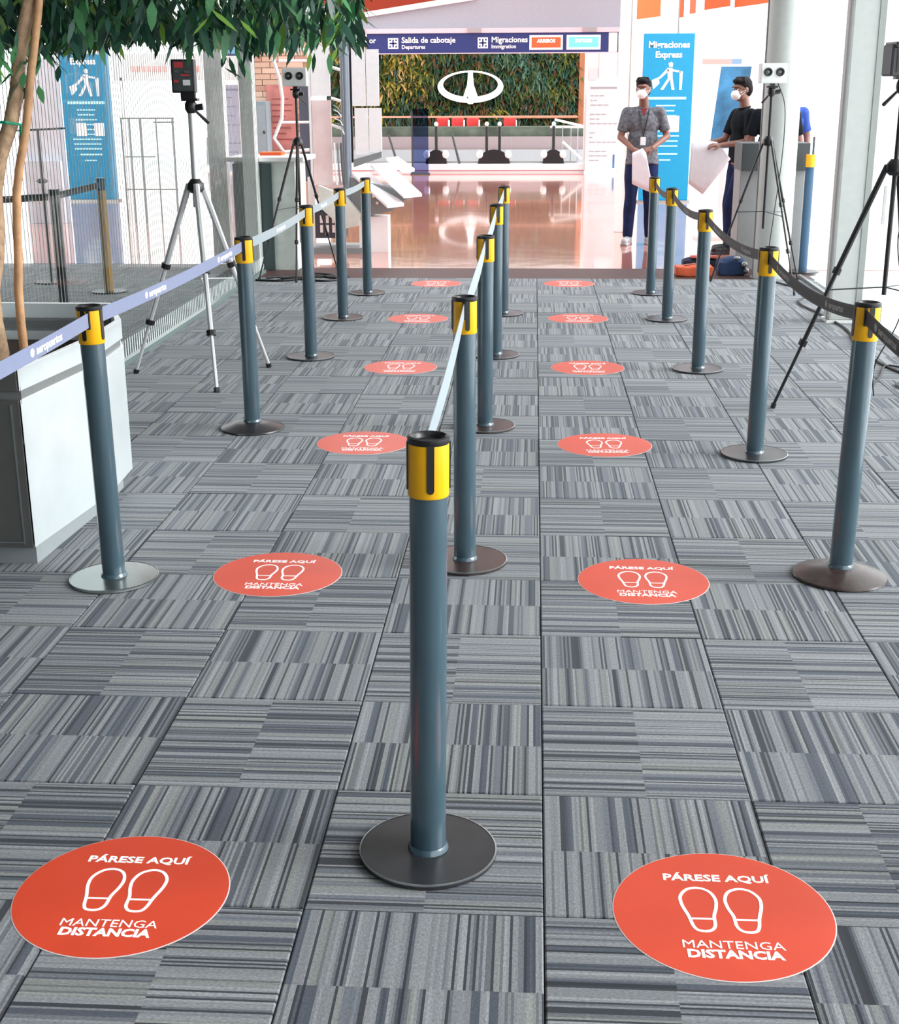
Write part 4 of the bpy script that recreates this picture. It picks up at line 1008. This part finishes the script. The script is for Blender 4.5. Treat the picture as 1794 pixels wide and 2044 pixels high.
cable('black cable lying along the foot of the left counter front', [(-2.52, 12.15, .01), (-2.3, 12.1, .01), (-2.1, 12.2, .012), (-1.9, 12.1, .01), (-1.75, 12.2, .01)], .010)

# ------------------------------------------------------------------ people
def limb(g, a, b, r0, r1): g.caps(Vector(a), Vector(b), r0, r1, 12)
def hand(g, w_, d, palmn, curl=.5, s=1):
    # w_: wrist point, d: direction of the hand, palmn: palm normal
    w_ = Vector(w_); d = Vector(d).normalized(); n_ = Vector(palmn); n_ = (n_-d*n_.dot(d)).normalized(); x = d.cross(n_)
    c = w_+d*.05
    for k in range(-1, 2): g.caps(w_+d*.01+x*.012*k, w_+d*.085+x*.022*k, .017, .014, 8)
    for k, l in enumerate((.066, .076, .070, .055)):
        b = w_+d*.088+x*(.030-.020*k); m1 = b+d*l*.5+n_*l*.22*curl; e = m1+d*l*.3*(1-curl*.5)+n_*l*.5*curl
        g.caps(b, m1, .0088, .0082, 7); g.caps(m1, e, .0082, .0072, 7)
    b = w_+d*.03+x*.03*s; m1 = b+d*.035+x*.028*s+n_*.012; e = m1+d*.03+x*.004*s+n_*.018*curl
    g.caps(b, m1, .012, .0105, 8); g.caps(m1, e, .0105, .008, 8)
def person(label, loc, rz, P, shirt, trous, hair=HAIR, shoe=None, sleeve='short', voxel=.0075):
    t = thing('person', label, 'person', loc, rz)
    g = G(); hd_ = Vector(P.get('head', (0, -.02, 1.665))); hy = P.get('head_yaw', 0); hp = P.get('head_pitch', 0)
    HM = Matrix.Translation(hd_) @ Matrix.Rotation(hy, 4, 'Z') @ Matrix.Rotation(hp, 4, 'X')
    hv = lambda x, y, z: HM @ Vector((x, y, z))
    HR = HM.to_3x3().to_4x4()
    # skull, jaw, face
    g.ell(hv(0, .012, .025), .076, .094, .092, HR); g.ell(hv(0, -.028, -.03), .062, .062, .082, HR); g.ell(hv(0, -.052, -.082), .034, .032, .028, HR)
    g.caps(hv(0, -.094, .012), hv(0, -.112, -.026), .008, .013, 8); g.ell(hv(0, -.090, .042), .045, .014, .012, HR)
    g.ell(hv(0, -.09, -.058), .026, .012, .010, HR)
    for s_ in (-1, 1):
        g.ell(hv(s_*.076, .004, -.008), .010, .019, .031, HR); g.ell(hv(s_*.042, -.068, -.025), .020, .02, .022, HR)
    nk = Vector((0, .02, 1.47)); g.caps(hv(0, .02, -.06), nk, .050, .056)
    sh = {s_: Vector(P['sh'][s_]) for s_ in P['sh']}; el = P['el']; wr = P['wr']
    cz = P.get('lean', 0)
    g.ell((0, .01, 1.30), .165, .105, .17); g.ell((0, .01, 1.12), .145, .10, .16); g.ell((0, .01, .97), .155, .11, .12)
    for s_ in ('L', 'R'):
        g.caps(nk+Vector((0, 0, -.04)), sh[s_], .05, .055)
        limb(g, sh[s_], el[s_], .050, .038); limb(g, el[s_], wr[s_], .038, .025)
        hand(g, wr[s_], P['hd'][s_], P['pn'][s_], P.get('curl', .6), 1 if s_ == 'R' else -1)
        limb(g, P['hip'][s_], P['kn'][s_], .082, .055); limb(g, P['kn'][s_], P['an'][s_], .054, .036)
        a = Vector(P['an'][s_]); f = Vector(P['ft'][s_]); g.caps(a+Vector((0, 0, -.03)), a+f*.13+Vector((0, 0, -.045)), .036, .028)
    body = obj('body', mod_mesh(g, 'body', SKIN, voxel, 3), None, t)
    # eyes and brows
    for s_ in (-1, 1):
        e = obj('eye', G().ell(hv(s_*.031, -.083, .012), .012, .008, .007, HR, 10, 7), mat('eye_white', (.7, .68, .66), .3), t, True)
        obj('iris', G().ell(hv(s_*.031, -.090, .012), .0055, .003, .0055, HR, 8, 5), BLACK, e, True)
        obj('eyebrow', G().caps(hv(s_*.016, -.098, .032), hv(s_*.048, -.086, .034), .0045, .003, 6), HAIR, t, True)
    # hair cap
    g = G(); g.ell(hv(0, .024, .045), .084, .100, .086, HR); g.ell(hv(0, .055, .0), .078, .07, .09, HR); g.ell(hv(0, -.055, .092), .060, .038, .028, HR)
    for k in range(14):
        a = -1.2+k*.185; g.caps(hv(.055*math.sin(a), -.02+.03*math.cos(a), .11), hv(.075*math.sin(a), -.07*math.cos(a)+.005, .085), .018, .012, 6)
    hm = mod_mesh(g, 'hair', hair, .006, 2, .004); obj('hair', hm, None, t)
    # mask with straps
    g = G(); g.ell(hv(0, -.082, -.042), .058, .046, .052, HR); g.ell(hv(0, -.108, -.036), .030, .028, .036, HR); mk = obj('face_mask', mod_mesh(g, 'face_mask', mat('mask_white', (.92, .92, .92), .7), .005, 3), None, t)
    for s_ in (-1, 1):
        for dz in (.0, -.055): obj('mask_strap', G().tube([hv(s_*.05, -.088, -.03+dz*.6), hv(s_*.082, 0, .0+dz*.2)], .002, 5), VW, mk)
    # shirt
    g = G(); g.ell((0, .01, 1.315), .185, .122, .17); g.ell((0, .005, 1.14), .168, .122, .18)
    hem = P.get('hem', .86); g.tube([(0, .01, 1.2), (0, .005, 1.0), (0, .0, hem)], [.116, .126, .138], 20, 1.38)
    for s_ in ('L', 'R'):
        g.caps(nk+Vector((0, 0, -.045)), sh[s_], .062, .067)
        e0 = Vector(el[s_]); f_ = P.get('slv', .78); g.tube([sh[s_], sh[s_].lerp(e0, f_)], [.067, .058], 14)
    obj('shirt', mod_mesh(g, 'shirt', shirt, .009, 4, .009), None, t)
    g = G()
    for k in range(12):
        a = PI*2*k/12; g.caps((.058*math.cos(a), .012+.055*math.sin(a), 1.485+.012*math.sin(a)), (.058*math.cos(a+.55), .012+.055*math.sin(a+.55), 1.485+.012*math.sin(a+.55)), .012, .012, 6)
    obj('collar', mod_mesh(g, 'collar', shirt, .006, 2), None, t)
    # trousers
    g = G(); g.ell((0, .012, .93), .152, .105, .12)
    for s_ in ('L', 'R'):
        a = Vector(P['an'][s_]); k_ = Vector(P['kn'][s_]); g.caps(P['hip'][s_], k_, .098, .070, 14); g.caps(k_, a+Vector((0, 0, .02)), .070, .058, 14)
    obj('trousers', mod_mesh(g, 'trousers', trous, .010, 3, .010), None, t)
    for s_ in ('L', 'R'):
        a = Vector(P['an'][s_]); f = Vector(P['ft'][s_]).normalized(); g = G(); g.caps(Vector((a.x, a.y, .052))-f*.03, Vector((a.x, a.y, .045))+f*.15, .046, .040, 10); g.caps(Vector((a.x, a.y, .09)), Vector((a.x, a.y, .05)), .046, .046, 10)
        g.box(-.04, -.07, .0, .04, .19, .022, Matrix.Translation((a.x, a.y, 0)) @ Matrix.Rotation(math.atan2(f.y, f.x)-PI/2, 4, 'Z'))
        obj('shoe', mod_mesh(g, 'shoe', shoe or BLACK, .007, 3), None, t)
    return t
# man in grey shirt, both hands together at the waist, facing the camera
P1 = dict(head=(-.015, -.045, 1.675), head_yaw=-.25, head_pitch=.10, sh={'L': (-.178, .01, 1.43), 'R': (.178, .01, 1.43)},
          el={'L': (-.245, -.02, 1.17), 'R': (.265, .0, 1.18)}, wr={'L': (-.10, -.20, 1.045), 'R': (.10, -.20, 1.06)}, hd={'L': (.8, -.25, -.35), 'R': (-.8, -.25, -.25)}, pn={'L': (.2, .7, -.5), 'R': (-.2, .7, -.5)},
          hip={'L': (-.09, .01, .92), 'R': (.09, .01, .92)}, kn={'L': (-.115, -.03, .50), 'R': (.10, -.01, .50)}, an={'L': (-.13, .0, .09), 'R': (.11, .02, .09)}, ft={'L': (-.25, -1, 0), 'R': (.3, -1, 0)}, hem=.88)
p1 = person('man in a grey short-sleeved shirt and jeans with white face mask, hands together', (1.20, 15.45, -.012), -.05, P1, SHIRT, JEAN, shoe=mat('grey_shoe', (.35, .35, .37), .6, noise_amt=.3))
g = G(); 
for s_ in (-1, 1): g.tube([(s_*.062, .03, 1.50), (s_*.05, -.10, 1.42), (s_*.02, -.135, 1.27), (0, -.14, 1.18)], .006, 6)
obj('lanyard', g, BLACK, p1); obj('badge_card', G().box(-.03, -.162, 1.09, .03, -.155, 1.175), VW, p1)
obj('undershirt', G().prism([(-.035, 1.48), (.035, 1.48), (.008, 1.40), (-.008, 1.40)], -.106, -.1), mat('dark_red_cloth', (.25, .03, .04), .7), p1)
def sheet(label, poly, y, bend):
    # curved sheet of paper: polygon fan subdivided
    t = tag(bpy.data.objects.new('paper_sheet', None), None); bpy.data.objects.remove(t)
    bm = bmesh.new(); vs = [bm.verts.new((x, y, z)) for x, z in poly]; bm.faces.new(vs); bmesh.ops.triangulate(bm, faces=bm.faces[:])
    bmesh.ops.subdivide_edges(bm, edges=bm.edges[:], cuts=5, use_grid_fill=True)
    x0 = min(p_[0] for p_ in poly)
    for v in bm.verts: v.co.y += bend*math.sin((v.co.x-x0)*9+v.co.z*3)
    r_ = bmesh.ops.solidify(bm, geom=bm.faces[:], thickness=.003)
    me = bpy.data.meshes.new('paper_sheet'); bm.to_mesh(me); bm.free(); me.materials.append(PAPER)
    me.polygons.foreach_set('use_smooth', [True]*len(me.polygons))
    return tag(obj('paper_sheet', me), label, 'paper')
sheet('white paper sheet hanging from the hands of the man in the grey shirt', [(1.07, 1.0), (1.18, 1.05), (1.22, 1.0), (1.32, .57), (1.23, .60), (1.08, .67)], 15.19, .015)
# man in black shirt, side view, facing left
P2 = dict(head=(0, -.03, 1.665), head_yaw=.3, head_pitch=.14, sh={'L': (-.18, .01, 1.42), 'R': (.18, .01, 1.42)},
          el={'L': (-.20, -.10, 1.16), 'R': (.22, -.03, 1.15)}, wr={'L': (-.15, -.35, 1.12), 'R': (.18, -.30, 1.12)}, hd={'L': (0, -1, .02), 'R': (-.1, -1, .0)}, pn={'L': (.4, 0, -1), 'R': (-.4, 0, -1)},
          hip={'L': (-.09, .01, .92), 'R': (.09, .01, .92)}, kn={'L': (-.10, -.06, .50), 'R': (.10, -.13, .50)}, an={'L': (-.10, -.04, .09), 'R': (.10, -.13, .09)}, ft={'L': (0, -1, 0), 'R': (0, -1, 0)}, hem=.93, curl=.75)
person('man in black shirt and navy trousers seen from the side with white mask', (2.16, 14.62, -.012), -1.30, P2, BSHIRT, JEAN)
sheet('large white paper sheet held out by the man in the black shirt', [(1.62, 1.13), (1.80, 1.15), (1.88, 1.14), (2.03, .97), (1.76, .61), (1.61, .72)], 14.42, .02)
P3 = dict(P2); P3 = {k: (dict(v) if isinstance(v, dict) else v) for k, v in P3.items()}
P3['wr'] = {'L': (-.24, -.06, .95), 'R': (.24, -.06, .95)}; P3['el'] = {'L': (-.25, .03, 1.16), 'R': (.25, .03, 1.16)}; P3['hd'] = {'L': (0, -.2, -1), 'R': (0, -.2, -1)}; P3['pn'] = {'L': (1, 0, 0), 'R': (-1, 0, 0)}
person('person in dark clothes mostly hidden behind the round column', (2.43, 14.22, -.012), -.15, P3, BSHIRT, JEAN)
P4 = dict(P3)
person('person in a blue shirt leaning out behind the round column at right', (2.79, 15.6, -.012), .15, P4, BLUSH, JEAN)
